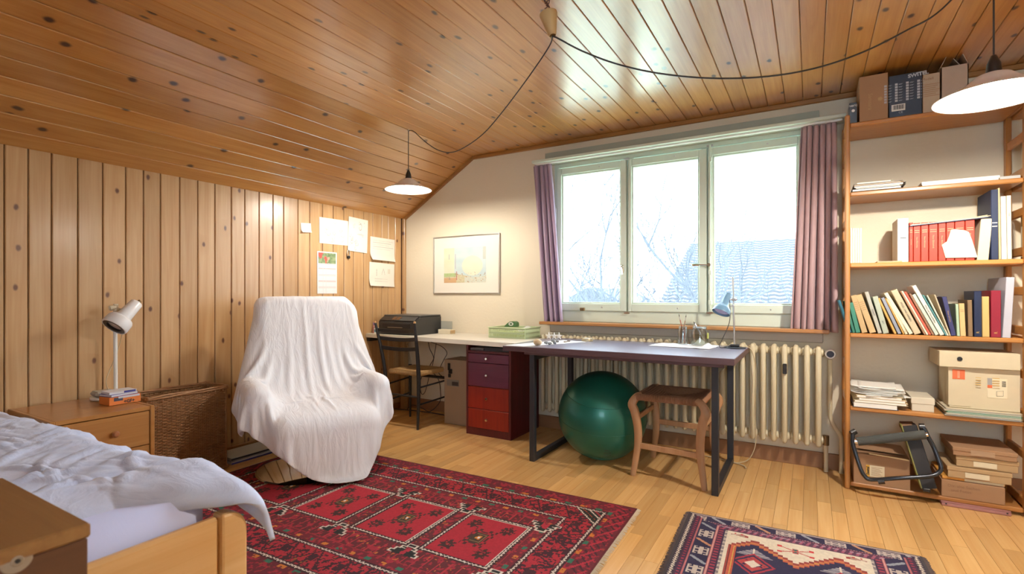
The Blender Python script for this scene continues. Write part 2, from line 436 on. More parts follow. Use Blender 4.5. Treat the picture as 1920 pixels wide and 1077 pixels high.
ceiling = MB().prism([(-.15, ZK + .02 - .09), (KX, ZC + .025), (XR + .1, ZC + .025), (XR + .1, ZC + .2), (-.15, ZC + .2)], 'y', YB - .1, .25).build('ceiling', M['groove'], kind='structure')
seams = [2.926 + .1005 * i for i in range(1, 26) if 2.926 + .1005 * i < XR] + [2.926 - .1098 * i for i in range(0, 19)]
seams = sorted(seams + [KX, XR])
def ceil_board(P0, P1, t):
    """board between two (x, z) points of the ceiling line, grooved edges"""
    dx, dz = P1[0] - P0[0], P1[1] - P0[1]; l = sqrt(dx * dx + dz * dz); ux, uz = dx / l, dz / l; nx, nz = uz, -ux
    g, c = .0012, .003
    def q(a, h): return (P0[0] + ux * a + nx * -h * -1, P0[1] + uz * a + nz * h)
    poly = [q(g, -.012), q(g, -c), q(g + c, 0), q(l - g - c, 0), q(l - g, -c), q(l - g, -.012)]
    MB().prism(poly, 'y', YB, 0).build('ceiling_board', M['ceil'], ceiling, tint=t)
for a, b in zip(seams[:-1], seams[1:]):
    if b - a > .01: ceil_board((a, ZC), (b, ZC), rnd.random())
n = 9
for i in range(n):
    f = lambda t: (KX * t, ZK + (ZC - ZK) * t)
    ceil_board(f(i / n), f((i + 1) / n), rnd.random())

wl = MB().box(-.15, -.012, YB - .1, .02, 0, 1.95).build('wall_left', M['groove'], kind='structure')
ws = [-2.886, -2.796, -2.703, -2.591, -2.477, -2.365, -2.273, -2.18, -2.069, -1.958, -1.847, -1.734, -1.637, -1.528, -1.417, -1.328, -1.202, -1.093, -.969, -.86, -.747, -.64, -.523, -.413, -.298, -.215, -.121, -.035]
y = -2.886
while y > YB: y -= rnd.choice((.09, .11, .12)); ws.append(max(y, YB))
ws.sort()
for a, b in zip(ws[:-1], ws[1:]):
    if b - a < .01: continue
    g, c = .0022, .004
    MB().prism([(-.012, a + g), (-c, a + g), (0, a + g + c), (0, b - g - c), (-c, b - g), (-.012, b - g)], 'z', .0, ZK + .02).build('wall_board', M['wallwood'], wl, tint=rnd.random())
# window wall with its opening
WX0, WX1, WZ0, WZ1 = 1.652, 3.53, .885, 2.20
wb = MB().box(-.15, WX0, 0, .28, 0, 2.5).box(WX1, XR + .1, 0, .28, 0, 2.5).box(WX0, WX1, 0, .28, 0, WZ0).box(WX0, WX1, 0, .28, WZ1, 2.5).build('wall_back', M['plaster'], kind='structure')
MB().box(XR, XR + .15, YB - .1, .28, 0, 2.5).build('wall_right', M['plaster'], kind='structure')
# wall behind the camera; unseen window added to let in fill light
VX0, VX1 = 3.3, 4.6
MB().box(-.15, VX0, YB - .15, YB, 0, 2.5).box(VX1, XR + .15, YB - .15, YB, 0, 2.5).box(VX0, VX1, YB - .15, YB, 0, .9).box(VX0, VX1, YB - .15, YB, 2.15, 2.5).build('wall_front', M['plaster'], kind='structure')
w2 = structure('fill_window', ((VX0 + VX1) / 2, YB, .9))
fr = MB()
for (a, b, c, d) in ((VX0, VX1, .9, .96), (VX0, VX1, 2.09, 2.15), (VX0, VX0 + .06, .9, 2.15), (VX1 - .06, VX1, .9, 2.15), ((VX0 + VX1) / 2 - .04, (VX0 + VX1) / 2 + .04, .9, 2.15)):
    fr.box(a, b, YB - .09, YB - .03, c, d)
fr.build('window_frame', M['sash'], w2)
MB().box(VX0 + .05, VX1 - .05, YB - .062, YB - .058, .95, 2.1).build('glass_pane', M['glass'], w2)

MB().box(0, XR, -.016, 0, 0, .10, .003).build('baseboard_back', M['oldwood'], kind='structure')
MB().box(0, .016, YB, -.016, 0, .05, .003).build('baseboard_left', M['trimwood'], kind='structure')
MB().box(KX, XR, -.022, 0, ZC - .03, ZC, .004).build('trim_1', M['trimwood'], kind='structure')
sl = (ZC - ZK) / KX
MB().prism([(0, ZK - .028), (KX, ZC - .028), (KX, ZC), (0, ZK)], 'y', -.022, 0).build('trim_2', M['trimwood'], kind='structure')
MB().box(0, .035, -.03, 0, .0, ZK + .0, .004).build('trim_3', M['wallwood'], kind='structure')

# ------------------------------------------------------------------ window with three sashes
w1 = structure('window_1', ((WX0 + WX1) / 2, 0, WZ0))
def ring(m, x0, x1, z0, z1, l, r, b, t, ya, yb, bev=.004):
    m.box(x0, x0 + l, ya, yb, z0, z1, bev); m.box(x1 - r, x1, ya, yb, z0, z1, bev)
    m.box(x0 + l, x1 - r, ya, yb, z0, z0 + b, bev); m.box(x0 + l, x1 - r, ya, yb, z1 - t, z1, bev)
m = MB(); ring(m, WX0, WX1, WZ0, WZ1, .04, .05, .098, .06, -.004, .09)
m.box(2.25, 2.31, .01, .09, WZ0, WZ1, .003).box(2.80, 2.86, .01, .09, WZ0, WZ1, .003)
m.build('window_frame', M['sash'], w1)
def sash_(x0, x1, gx0, gx1, ya=-.022, yb=.03):
    m = MB(); z0, z1 = .975, 2.13; gz0, gz1 = 1.033, 2.078
    ring(m, x0, x1, z0, z1, gx0 - x0, x1 - gx1, gz0 - z0, z1 - gz1, ya, yb)
    ring(m, gx0 - .001, gx1 + .001, gz0 - .001, gz1 + .001, .012, .012, .012, .012, ya + .016, yb, .002)
    s = m.build('sash', M['sash'], w1)
    MB().box(gx0, gx1, .008, .012, gz0, gz1).build('glass_pane', M['glass'], s)
    b = MB()
    for xx, zz in ((gx0 - .02 + (gx1 - gx0) * .7, gz1 + .028), (gx0 + (gx1 - gx0) * .7, gz0 - .03)):
        b.lathe([(0, .004), (.005, .003), (.006, 0)], (0, 0, 0), 10, Matrix.Translation((xx, ya, zz)) @ Matrix.Rotation(pi / 2, 4, 'X'))
    b.build('frame_bolt', M['steel'], s)
    return s
s1 = sash_(1.682, 2.262, 1.722, 2.217)
s2 = sash_(2.278, 2.842, 2.303, 2.79)
s3 = sash_(2.852, 3.47, 2.880, 3.40)
# handles, rod, catches
h = MB(); h.box(2.228, 2.246, -.03, -.02, 1.27, 1.33, .003); h.tube(catmull([(2.237, -.03, 1.315), (2.237, -.055, 1.318), (2.24, -.06, 1.30), (2.246, -.06, 1.255)], 5), .006, 8)
h.build('window_handle', M['chrome'], s1)
h = MB(); h.tube([(2.862, -.035, 1.31), (2.80, -.045, 1.312)], .005, 8); h.box(2.745, 2.80, -.052, -.040, 1.305, 1.322, .005); h.cyl((2.86, -.022, 1.31), (2.86, -.05, 1.31), .012)
h.build('window_handle', M['chrome'], w1)
h = MB(); h.cyl((2.866, -.034, 1.0), (2.866, -.034, 2.15), .007, 10)
for z in (1.03, 1.24, 1.37, 2.03): h.box(2.855, 2.877, -.042, -.02, z, z + .035, .004)
h.build('locking_rod', M['sash'], w1)
for i, (x, z) in enumerate(((2.27, 2.135), (2.27, .965), (2.863, .975), (2.866, 2.145))):
    MB().box(x - .018, x + .018, -.034, -.02, z - .008, z + .008, .003).cyl((x - .022, -.03, z), (x + .022, -.03, z), .006, 8).build('catch', M['steel'], w1)
for z in (1.75, 1.2): MB().cyl((1.677, -.028, z - .06), (1.677, -.028, z + .06), .006, 8).build('hinge', M['steel'], w1)
MB().box(1.89, 1.93, -.04, -.022, .975, 1.0, .004).build('sash_stop', M['brass'], w1)

MB().box(1.573, 3.518, -.018, 0, 2.215, 2.275, .002).build('trim_4', plain('grey_green_paint', (.42, .45, .35, 1), .5), kind='structure')
MB().box(1.575, 3.57, -.135, 0, .862, .886, .004).build('trim_5', M['sill'], kind='structure')
MB().box(1.62, 3.54, -.03, 0, .795, .862, .006).build('trim_6', plain('warm_grey_paint', (.50, .45, .37, 1), .5), kind='structure')

# curtain rail and curtains
t = thing('curtain_rail', 'pale green wooden curtain rail above the window', 'curtain rail', (2.57, -.07, 2.17))
MB().box(1.517, 3.655, -.15, -.002, 2.172, 2.192, .002).build('pelmet_board', M['sash'], t)
MB().box(1.53, 3.64, -.118, -.094, 2.160, 2.172, .002).build('track', M['white'], t)
mc = cloth('mauve_curtain_fabric', (.54, .41, .52, 1), fine=.3, wr=.12, wscale=9, stripes=((.46, .33, .44, 1), 90), transl=.22)
mr = cloth('dusty_rose_curtain_fabric', (.56, .39, .38, 1), fine=.3, wr=.12, wscale=9, stripes=((.46, .30, .32, 1), 90), transl=.10)
def curtain(xt0, xt1, xb0, xb1, z0, z1, n, label, mat, seed):
    r = random.Random(seed); ph = [r.random() * 6 for _ in range(5)]
    nu = n * 14; nz = 46; P = []
    for j in range(nz):
        t = j / (nz - 1); row = []
        for i in range(nu + 1):
            s = i / nu
            e = s + .018 * sin(2 * pi * s * 2.3 + ph[0] + t * 1.3) * t
            x = (xt0 + (xt1 - xt0) * e) * (1 - t) + (xb0 + (xb1 - xb0) * e) * t
            if t < .5: x += 0
            am = .022 + .014 * t + .006 * sin(s * 7 + ph[1])
            a = 2 * pi * s * n + .5 * sin(s * 9 + ph[2]) + .35 * t * sin(s * 5 + ph[3])
            y = -.093 + am * (sin(a) + .22 * sin(2 * a + ph[4] + t)) + .006 * sin(t * 5 + s * 20)
            x += .006 * cos(a) * (xt1 - xt0) / .2
            row.append((x, min(y, -.04), z1 + (z0 - z1) * t + .003 * sin(s * 9)))
        P.append(row)
    b = MB().grid(P)
    o = b.build('curtain', mat, None, smooth=True, label=label, cat='curtain', group='curtains at the window')
    m = o.modifiers.new('thickness', 'SOLIDIFY'); m.thickness = .002
    return o
curtain(1.500, 1.665, 1.595, 1.772, .884, 2.160, 4, 'narrow mauve curtain hanging at the left side of the window', mc, 2)
curtain(3.415, 3.605, 3.362, 3.61, .868, 2.158, 6, 'wide mauve pleated curtain hanging beside the tall bookcase', mr, 5)

# ------------------------------------------------------------------ radiator
t = thing('radiator', 'long cream column radiator under the window', 'radiator', (2.55, -.07, 0))
sec = None; nsec = 32; pitch = (3.513 - 1.60) / (nsec - 1)
for i in range(nsec):
    x = 1.60 + i * pitch
    if sec is None:
        m = MB()
        for y in (-.112, -.042):
            m.lathe([(0, .155), (.010, .158), (.0165, .172), (.0165, .765), (.010, .779), (0, .782)], (x, y, 0), 12)
        for z in (.195, .742):
            m.lathe([(.012, -pitch / 2), (.024, -pitch / 2 + .006), (.027, 0), (.024, pitch / 2 - .006), (.012, pitch / 2)], (0, 0, 0), 12, Matrix.Translation((x, -.077, z)) @ Matrix.Rotation(pi / 2, 4, 'Y'))
            m.box(x - .0145, x + .0145, -.112, -.042, z - .02, z + .02, .008)
        sec = m.build('radiator_section', M['rad'], t, smooth=50)
    else:
        c = sec.copy(); COL.objects.link(c); c.parent = t; c.location = (pitch * i, 0, 0)
v = MB(); v.lathe([(0, .0), (.026, .0), (.030, .01), (.030, .05), (.027, .062), (0, .062)], (0, 0, 0), 20, Matrix.Translation((3.575, -.06, .737)) @ Matrix.Rotation(pi / 2, 4, 'X'))
v = v.build('thermostat_knob', M['white'], t, smooth=40)
MB().lathe([(0, .003), (.018, .003), (.02, 0)], (0, 0, 0), 20, Matrix.Translation((3.575, -.122, .737)) @ Matrix.Rotation(pi / 2, 4, 'X')).build('dial', plain('dark_blue_dial', (.02, .025, .05, 1), .4), v)
MB().cyl((3.52, -.07, .737), (3.57, -.07, .737), .014, 12, ).box(3.528, 3.542, -.088, -.052, .72, .755, .003).build('valve', M['brass'], t)
MB().cyl((3.52, -.07, .196), (3.56, -.07, .196), .012, 12).box(3.527, 3.54, -.088, -.052, .178, .214, .003).cyl((3.553, -.07, .165), (3.553, -.07, .225), .017, 12).build('valve', M['brass'], t)
MB().tube(catmull([(3.575, -.06, .70), (3.575, -.06, .42), (3.577, -.06, .34), (3.60, -.06, .28), (3.628, -.06, .235), (3.634, -.06, .17), (3.634, -.06, .0)], 6), .0125, 12).build('pipe', M['rad'], t, smooth=50)
MB().cyl((3.553, -.07, .165), (3.553, -.07, .0), .0125, 12).build('pipe', M['rad'], t, smooth=50)
MB().box(3.318, 3.342, -.155, -.125, .60, .665, .004).build('heat_meter', M['blackplastic'], t)

# ------------------------------------------------------------------ outside: ground, neighbouring roof, bare trees
MB().box(-30, 30, .5, 60, -3.3, -3.0).build('ground', plain('brightened_grass', (.66, .77, .56, 1), .9), kind='structure')  # lawn colour brightened in place of sunlight, giving the ceiling its pale reflection
h = thing('neighbour_house', 'neighbouring house with wavy grey roof tiles seen through the window', 'house', (4.5, 9, -3))
rt_ = plain('pale_roof_tile', (.092, .096, .104, 1), .9, var=.12, scale=3)
MB().box(1.0, 9, 6.6, 14.0, -3, .4).build('house_wall', plain('pale_render', (.07, .07, .07, 1), .8), h)
# tiled slope facing the room
rows = 29; x0, x1 = .55, 9.4
for j in range(rows):
    P = []
    for e in range(2):
        row = []
        for i in range(int((x1 - x0) / .075) + 1):
            x = x0 + i * .075
            q = (j + e * 1.15) / rows
            row.append((x + .2 * (1 - q), 5.8 + 5.4 * q, .40 + 2.16 * q + (.045 if e == 0 else 0.0) + .014 * sin(2 * pi * x / .24)))
        P.append(row)
    MB().grid([[(p[0], p[1], p[2] - .05) for p in P[0]], P[0], P[1]]).build('tile_row', rt_, h, smooth=30)
bark = plain('pale_bark', (.085, .092, .108, 1), .9, var=.2)
def tree(loc, height, seed, label):
    r = random.Random(seed); mt = MB(); mb = MB()
    def br(p, d, l, rad, dep):
        pts = [p]; q = Vector(p); dd = Vector(d)
        for i in range(4):
            dd = (dd + Vector((r.uniform(-.3, .3), r.uniform(-.3, .3), r.uniform(-.12, .26)))).normalized(); q = q + dd * l / 4; pts.append(q.copy())
        (mt if dep == 0 else mb).tube(pts, rad, 5 if dep < 2 else 3, False, lambda t: rad * (1 - .55 * t))
        if dep < 4:
            for k in range(5 if dep else 8):
                s = pts[r.randint(1, 4)]
                nd = (dd + Vector((r.uniform(-1, 1), r.uniform(-1, 1), r.uniform(-.5, .9)))).normalized()
                br(s, nd, l * r.uniform(.5, .72), rad * .5, dep + 1)
    br(Vector(loc), Vector((0, 0, 1)), height, .07, 0)
    o = thing('bare_tree', label, 'tree', loc)
    mt.build('trunk', bark, o, fix=False); mb.build('branches', bark, o, kind='stuff', fix=False)
tree((-.6, 6.6, -3), 3.4, 3, 'bare winter tree with a dense crown seen through the left window sash')
tree((2.0, 4.6, -3), 3.5, 8, 'bare winter tree with a forked trunk seen through the middle window sash')
tree((.7, 5.2, -3), 3.3, 21, 'slender bare tree seen between the left and the middle window sash')
tree((4.6, 5.6, -3), 3.1, 14, 'low bare branches in front of the roof seen through the right window sash')
o = MB().box(-9, -4.5, 22, 28, -3, .3).prism([(-9.3, .3), (-6.75, 1.5), (-4.2, .3)], 'y', 21.5, 28.5).build('distant_house', plain('far_house', (.060, .062, .068, 1), .9), None, label='far pale house between the branches in the left window sash', cat='house')

# ------------------------------------------------------------------ bookcase (open ladder-sided shelving)
SX0, SX1, SY0, SY1 = 3.661, 4.385, -.34, -.012
LV = [2.078, 1.687, 1.283, .888, .474, .046]
bc = thing('bookcase', 'tall honey coloured wooden bookcase with ladder sides at the right of the window', 'bookcase', ((SX0 + SX1) / 2, -.17, 0))
XS2 = 5.10
for x0 in (SX0 - .022, SX1 - .002, XS2):
    x1 = x0 + .024
    MB().box(x0, x1, SY0, SY0 + .045, 0, 2.122, .006).build('upright', M['shelfv'], bc, tint=rnd.random())
    MB().box(x0, x1, SY1 - .045, SY1, 0, 2.122, .006).build('upright', M['shelfv'], bc, tint=rnd.random())
    for z in (.06, .30, .50, .70, .92, 1.12, 1.32, 1.52, 1.72, 1.90, 2.08):
        MB().box(x0 + .003, x1 - .003, SY0 + .045, SY1 - .045, z - .022, z + .022, .004).build('rung', M['shelf'], bc, tint=rnd.random())
for z in LV:
    for a, b in ((SX0 + .002, SX1 - .004), (SX1 + .024, XS2)):
        MB().box(a, b, SY0 + .005, SY1 - .008, z - .028, z - .004, .005).build('shelf_board', M['shelf'], bc, tint=rnd.random())
LVT = [z - .004 for z in LV]
spm = {}
def colmat(c, rough=.6):
    k = tuple(round(x, 3) for x in c) + (rough,)
    if k not in spm: spm[k] = plain('book_cloth', c, rough, var=.05, scale=20)
    return spm[k]
PAGE = plain('page_block', (.70, .62, .45, 1), .9, var=.08, scale=40)
def book(p0, tilt, t, h, d, c, label, group, text=None, tcol=None, tsize=.5, rough=.55, bands=0, toff=0.0, bandcol=None, cat='book', textdown=True, label2=None, ya=None):
    """upright book: p0 = lower left front corner, leaning left by tilt"""
    ax = Vector((cos(tilt), 0, sin(tilt))); az = Vector((-sin(tilt), 0, cos(tilt))); ay = Vector((0, 1, 0))
    y0 = p0[1]
    R = thing('book', label, cat, (p0[0], y0, p0[2]), 0, group)
    def B(m, u0, u1, v0, v1, w0, w1, bev=0.0):
        MM = Matrix([[ax[i], ay[i], az[i], p0[i]] for i in range(3)] + [[0, 0, 0, 1]])
        return m.box(u0, u1, v0, v1, w0, w1, bev, MM)
    s = min(.003, t * .2)
    m = MB(); B(m, 0, t, 0, .005, 0, h, .002); B(m, 0, s, .004, d, 0, h); B(m, t - s, t, .004, d, 0, h)
    m.build('cover', colmat(c, rough), R)
    m = MB(); B(m, s, t - s, .005, d - .004, .003, h - .004); m.build('pages', PAGE, R)
    for k in range(bands):
        m = MB(); zz = h * (.80 - .05 * k) + toff; B(m, .15 * t, .85 * t, -.0008, .001, zz, zz + h * .012); m.build('spine_line', bandcol or M['gold'], R)
    if text:
        o = Vector(p0) + ax * (t * .5) + az * (h * (.5 + toff)) + ay * -.0012
        Mx = frame(o, -az if textdown else az, ax if textdown else -ax)
        lettering(text, t * tsize, Mx, tcol or M['ink'], R)
    return R
def shelfbooks(lst, zi, orig, sc, yfront, depth, bottomy=None):
    z = LVT[zi]
    for e in lst:
        bl, br_, tl, ty, c, label, group, kw = e
        pb = at(orig[0] + bl / sc, 0, y=yfront); pr = at(orig[0] + br_ / sc, 0, y=yfront)
        pt = at(orig[0] + tl / sc, orig[1] + ty / sc, y=yfront)
        w_ = pr.x - pb.x; dz = pt.z - z; tilt = math.atan2(pb.x - pt.x, dz)
        h = sqrt(dz * dz + (pb.x - pt.x) ** 2); t = max(w_ * cos(tilt), .006)
        kw = dict(kw); d = kw.pop('d', depth)
        book((pb.x, yfront, z + .0005), tilt, t * .96, h, d, c, label, group, **kw)
G4 = 'leaning books on the eye level shelf'
A4 = (1560, 490)
W_ = M['white']
shelfbooks([
 (172, 200, 60, 395, (.02, .13, .18, 1), 'dark teal book poking out past the left upright of the bookcase', G4, dict(d=.18)),
 (205, 236, 120, 400, (.03, .17, .12, 1), 'dark green book leaning first inside the left upright', G4, {}),
 (240, 288, 165, 420, (.045, .22, .15, 1), 'green book leaning before the two matching tan books', G4, {}),
 (300, 362, 186, 348, (.50, .35, .17, 1), 'tan old book with faint spine print, left one of a matching pair', G4, dict(bands=5, bandcol=M['card'])),
 (380, 450, 236, 345, (.52, .37, .18, 1), 'tan old book with faint spine print, right one of a matching pair', G4, dict(bands=5, bandcol=M['card'])),
 (462, 505, 325, 312, (.42, .42, .36, 1), 'grey and white book with bold black spine lettering', G4, dict(text='KUNST', tcol=M['ink'], tsize=.62)),
 (515, 575, 404, 358, (.40, .45, .36, 1), 'pale grey green book with a picture spot on its spine', G4, dict(text='ART', tsize=.4, toff=-.2)),
 (625, 652, 455, 375, (.62, .36, .10, 1), 'thin orange yellow book leaning', G4, {}),
 (662, 700, 490, 372, (.28, .31, .38, 1), 'blue grey picture book leaning beside the thin orange one', G4, {}),
 (712, 730, 528, 375, (.55, .32, .08, 1), 'very thin ochre booklet leaning', G4, {}),
 (735, 765, 545, 385, (.72, .65, .46, 1), 'cream book with a small black square at its foot', G4, dict(text='G', tsize=.7, toff=-.42)),
 (775, 822, 520, 326, (.76, .70, .52, 1), 'wide cream book leaning left of the thick beige one', G4, {}),
 (828, 905, 590, 300, (.55, .46, .30, 1), 'thick beige book with dark lettering reading pinsel und farben', G4, dict(text='PINSEL UND FARBEN', tsize=.42)),
 (925, 945, 680, 305, (.36, .20, .12, 1), 'thin dark brown book leaning', G4, {}),
 (948, 970, 695, 305, (.74, .68, .52, 1), 'thin cream book leaning before the red striped one', G4, {}),
 (972, 1000, 722, 312, (.55, .10, .06, 1), 'red spined book leaning in the middle of the row', G4, {}),
 (1004, 1030, 770, 330, (.28, .15, .09, 1), 'brown thin book leaning before the pale teal one', G4, {}),
 (1036, 1078, 800, 340, (.50, .58, .50, 1), 'pale teal book leaning before the tall white one', G4, {}),
 (1085, 1134, 800, 252, (.78, .75, .64, 1), 'tall white book with bold lettering reading Malen mit Wasserfarben', G4, dict(text='Malen mit Wasserfarben', tsize=.60, toff=-.08)),
 (1138, 1152, 905, 342, (.10, .30, .32, 1), 'thin teal book leaning behind the tall white one', G4, {}),
 (1154, 1172, 945, 345, (.70, .66, .52, 1), 'thin off white book with a black box on its spine', G4, dict(text='KUNST', tsize=.6, toff=-.3)),
 (1176, 1192, 1022, 338, (.60, .50, .34, 1), 'thin beige book leaning against the navy one', G4, {}),
 (1195, 1245, 1100, 362, (.03, .033, .12, 1), 'navy blue book with orange lettering leaning right', G4, dict(text='Wissen und Leben', tsize=.42, tcol=M['gold'])),
], 3, A4, 16 / 3, -.325, .19)
G4b = 'upright books on the eye level shelf'
shelfbooks([
 (1252, 1282, 1235, 430, (.38, .52, .36, 1), 'small pale green upright book', G4b, dict(d=.17)),
 (1286, 1342, 1270, 425, (.64, .43, .19, 1), 'small tan upright book with two spine lines', G4b, dict(d=.15, bands=2, bandcol=M['card'])),
 (1365, 1412, 1355, 390, (.22, .14, .07, 1), 'worn brown leather upright book', G4b, dict(d=.2, rough=.8)),
 (1422, 1502, 1420, 300, (.008, .015, .05, 1), 'dark navy upright book with gold lines and a gold emblem', G4b, dict(d=.2, bands=4, rough=.35, text='R', tcol=M['gold'], tsize=.6, toff=-.40, textdown=False)),
 (1506, 1580, 1500, 355, (.58, .40, .14, 1), 'mottled gold brown upright book without lettering', G4b, dict(d=.19)),
 (1590, 1695, 1590, 295, (.25, .010, .028, 1), 'crimson upright book with gold lines and a gold emblem', G4b, dict(d=.2, bands=4, rough=.35, text='R', tcol=M['gold'], tsize=.5, toff=-.40, textdown=False)),
 (1705, 1792, 1745, 160, (.46, .46, .52, 1), 'large pale lavender grey book standing at the right end', G4b, dict(d=.30)),
], 3, A4, 16 / 3, -.325, .19)
# shelf 3
A3 = (1560, 330); G3 = 'books around the red volumes'
for i in range(5):
    shelfbooks([(182 + 23.5 * i, 205 + 23.5 * i, 182 + 23.5 * i, 523, (.72, .66, .50, 1), ['leftmost slim cream booklet beside the left upright', 'second slim cream booklet from the left upright', 'third slim cream booklet from the left upright', 'fourth slim cream booklet from the left upright', 'fifth and last slim cream booklet from the left upright'][i], 'slim cream booklets', dict(d=.14, text='.', tsize=1.1, toff=.26))], 2, A3, 16 / 3, -.33, .14)
a, b = at(1560 + 655 / 5.333, 410, y=-.325), at(1560 + 765 / 5.333, 485, y=-.325)
t = thing('slipcase', 'tall white cardboard magazine slipcase left of the red volumes', 'magazine file', ((a.x + b.x) / 2, -.2, LVT[2]))
MB().box(a.x, b.x, -.325, -.12, LVT[2], a.z, .002).build('case', plain('white_card', (.70, .68, .60, 1), .7), t)
MB().box(a.x + .012, b.x - .01, -.327, -.325, LVT[2] + .13, LVT[2] + .133).build('spine_line', M['ink'], t)
ed = [772, 813, 888, 968, 1062, 1142, 1228, 1332, 1432]
nm = ['leftmost', 'second', 'third', 'fourth', 'fifth', 'sixth', 'seventh', 'rightmost']
for i in range(8):
    shelfbooks([(ed[i] + 2, ed[i + 1] - 1, ed[i] + 2, 480 - 5.2 * i if i else 470, (.55, .045, .02, 1), nm[i] + ' of the eight bright red volumes', 'bright red volumes', dict(d=.20, text='Neue Bibliothek', tsize=.30, tcol=plain('pale_gold', (.72, .40, .2, 1), .5) if i == 0 else bpy.data.materials['pale_gold'], bands=2, bandcol=bpy.data.materials['pale_gold']))], 2, A3, 16 / 3, -.325, .2)
shelfbooks([(1450, 1570, 1492, 425, (.66, .57, .38, 1), 'worn cream book standing right of the red volumes', G3, dict(d=.19)),
 (1592, 1668, 1590, 140, (.008, .018, .06, 1), 'tall dark blue magazine with white print at its foot', G3, dict(d=.24, bands=2, bandcol=W_, toff=-.10)),
 (1672, 1692, 1660, 122, (.62, .50, .26, 1), 'tall thin yellowish folder beside the blue magazine', G3, dict(d=.25)),
 (1700, 1752, 1690, 205, (.76, .73, .66, 1), 'white stack of loose brochures standing upright', G3, dict(d=.22)),
 (1757, 1802, 1748, 198, (.70, .65, .50, 1), 'cream spiral notebook standing at the right end', G3, dict(d=.22, text='Notizen', tsize=.4, toff=.2))], 2, A3, 16 / 3, -.325, .2)
# torn card in front of the red volumes
y = -.352
pol = [(1135, 820), (1098, 690), (1150, 655), (1172, 600), (1190, 540), (1225, 533), (1330, 545), (1368, 562), (1400, 640), (1430, 735), (1452, 805), (1450, 815)]
pp = [at(1560 + u / 5.3333, 330 + v / 5.3333, y=-.333) for u, v in pol]
MB().prism([(p.x, max(p.z, LVT[2] + .001)) for p in pp], 'y', -.3335, -.3295).build('torn_card', M['cream'], None, label='torn cream card leaning against the right red volumes', cat='card')
z = LVT[2] + .189
m = MB()
for i in range(4):
    a = at(1560 + (775 + 12 * i) / 5.333, 0, y=-.33).x; b = at(1560 + (1590 - 30 * (i % 2)) / 5.333, 0, y=-.33).x
    q = thing('folder', ['navy cardboard folder lying lowest on top of the red volumes', 'thin cream folder second from the bottom above the red volumes', 'beige folder third from the bottom above the red volumes', 'topmost bent beige folder above the red volumes'][i], 'folder', ((a + b) / 2, -.2, z), 0, 'folders lying on the red volumes')
    P = []
    for k in range(14):
        s = k / 13; P.append([(a + (b - a) * s, yy, z + .004 * i + .004 + .024 * s - (.006 * sin(pi * s) if i > 1 else 0)) for yy in (-.335 + .004 * i, -.13)])
    MB().grid(P).build('cover', [colmat((.03, .035, .09, 1)), M['cream'], colmat((.55, .45, .28, 1)), colmat((.58, .48, .30, 1))][i], q, solid=.003, fix=False)
# thin things lying at the left of shelf 3
MB().box(3.79, 3.90, -.33, -.16, LVT[2] + .0, LVT[2] + .008).build('notebook', colmat((.60, .36, .2, 1)), None, label='thin orange notebook lying beside the slim cream booklets', cat='notebook')
# ------- shelf 2: folders left, white boxes right
A2 = (1560, 330)
stack = [((.04, .045, .06, 1), 3.672, 3.905, .012, 'dark grey ring folder, lowest of the stack on the upper shelf'), ((.66, .60, .46, 1), 3.69, 3.90, .006, 'cream folder inside the stack on the upper shelf'), ((.09, .07, .06, 1), 3.68, 3.915, .010, 'black brown portfolio in the stack on the upper shelf'), ((.50, .34, .18, 1), 3.68, 3.905, .005, 'thin orange brown folder in the stack on the upper shelf'), ((.30, .25, .19, 1), 3.68, 3.90, .004, 'grey brown cardboard folder in the stack on the upper shelf'), ((.78, .74, .60, 1), 3.695, 3.86, .007, 'off white pad topmost of the stack on the upper shelf')]
z = LVT[1]
for c, a, b, h, l in stack:
    q = thing('folder', l, 'folder', ((a + b) / 2, -.2, z), 0, 'folders on the upper shelf')
    mm = MB().box(a, b, -.345 + rnd.random() * .01, -.09, z, z + .0015).box(a, b, -.345, -.09, z + h - .0015, z + h).box(a, a + .002, -.345, -.09, z, z + h)
    mm.build('cover', colmat(c), q)
    MB().box(a + .004, b - .012, -.34, -.10, z + .0015, z + h - .0015).build('pages', M['paper'], q)
    z += h + .0006
def carton(name, label, cat, x0, x1, y0, y1, z0, z1, mat, lid=.0, rot=0.0, group=None, strip=None, sticker=None, lidmat=None, hole=None):
    t = thing(name, label, cat, ((x0 + x1) / 2, (y0 + y1) / 2, z0), 0, group)
    w2, d2, h = (x1 - x0) / 2, (y1 - y0) / 2, z1 - z0
    R = Matrix.Translation(((x0 + x1) / 2, (y0 + y1) / 2, z0)) @ Matrix.Rotation(rot, 4, 'Z')
    MB().box(-w2, w2, -d2, d2, 0, h - (lid * .5 if lid else 0), .002, R).build('body', mat, t)
    if lid: MB().box(-w2 - .003, w2 + .003, -d2 - .003, d2 + .003, h - lid, h, .002, R).build('lid', lidmat or mat, t)
    if sticker:
        for (a, b, c, d, sm) in sticker:
            MB().box(-w2 + 2 * w2 * a, -w2 + 2 * w2 * b, -d2 - .0045, -d2 - .003 + .003, h * c, h * d, 0, R).build('label_sticker', sm, t)
    if hole:
        MB().lathe([(0, 0), (.011, 0), (.011, .002), (0, .002)], (0, 0, 0), 16, R @ Matrix.Translation((-w2 + 2 * w2 * hole[0], -d2 - .0048, h * hole[1])) @ Matrix.Rotation(-pi / 2, 4, 'X')).build('finger_hole', M['blackplastic'], t)
    return t, R, (w2, d2, h)
carton('flat_box', 'flat white box lying at the right of the upper shelf', 'box', 3.985, 4.29, -.33, -.12, LVT[1], LVT[1] + .022, M['white'], lid=.014)
carton('flat_box', 'grey catalogue lying at the right end of the upper shelf', 'catalogue', 4.295, 4.378, -.30, -.10, LVT[1], LVT[1] + .02, colmat((.5, .5, .47, 1)))
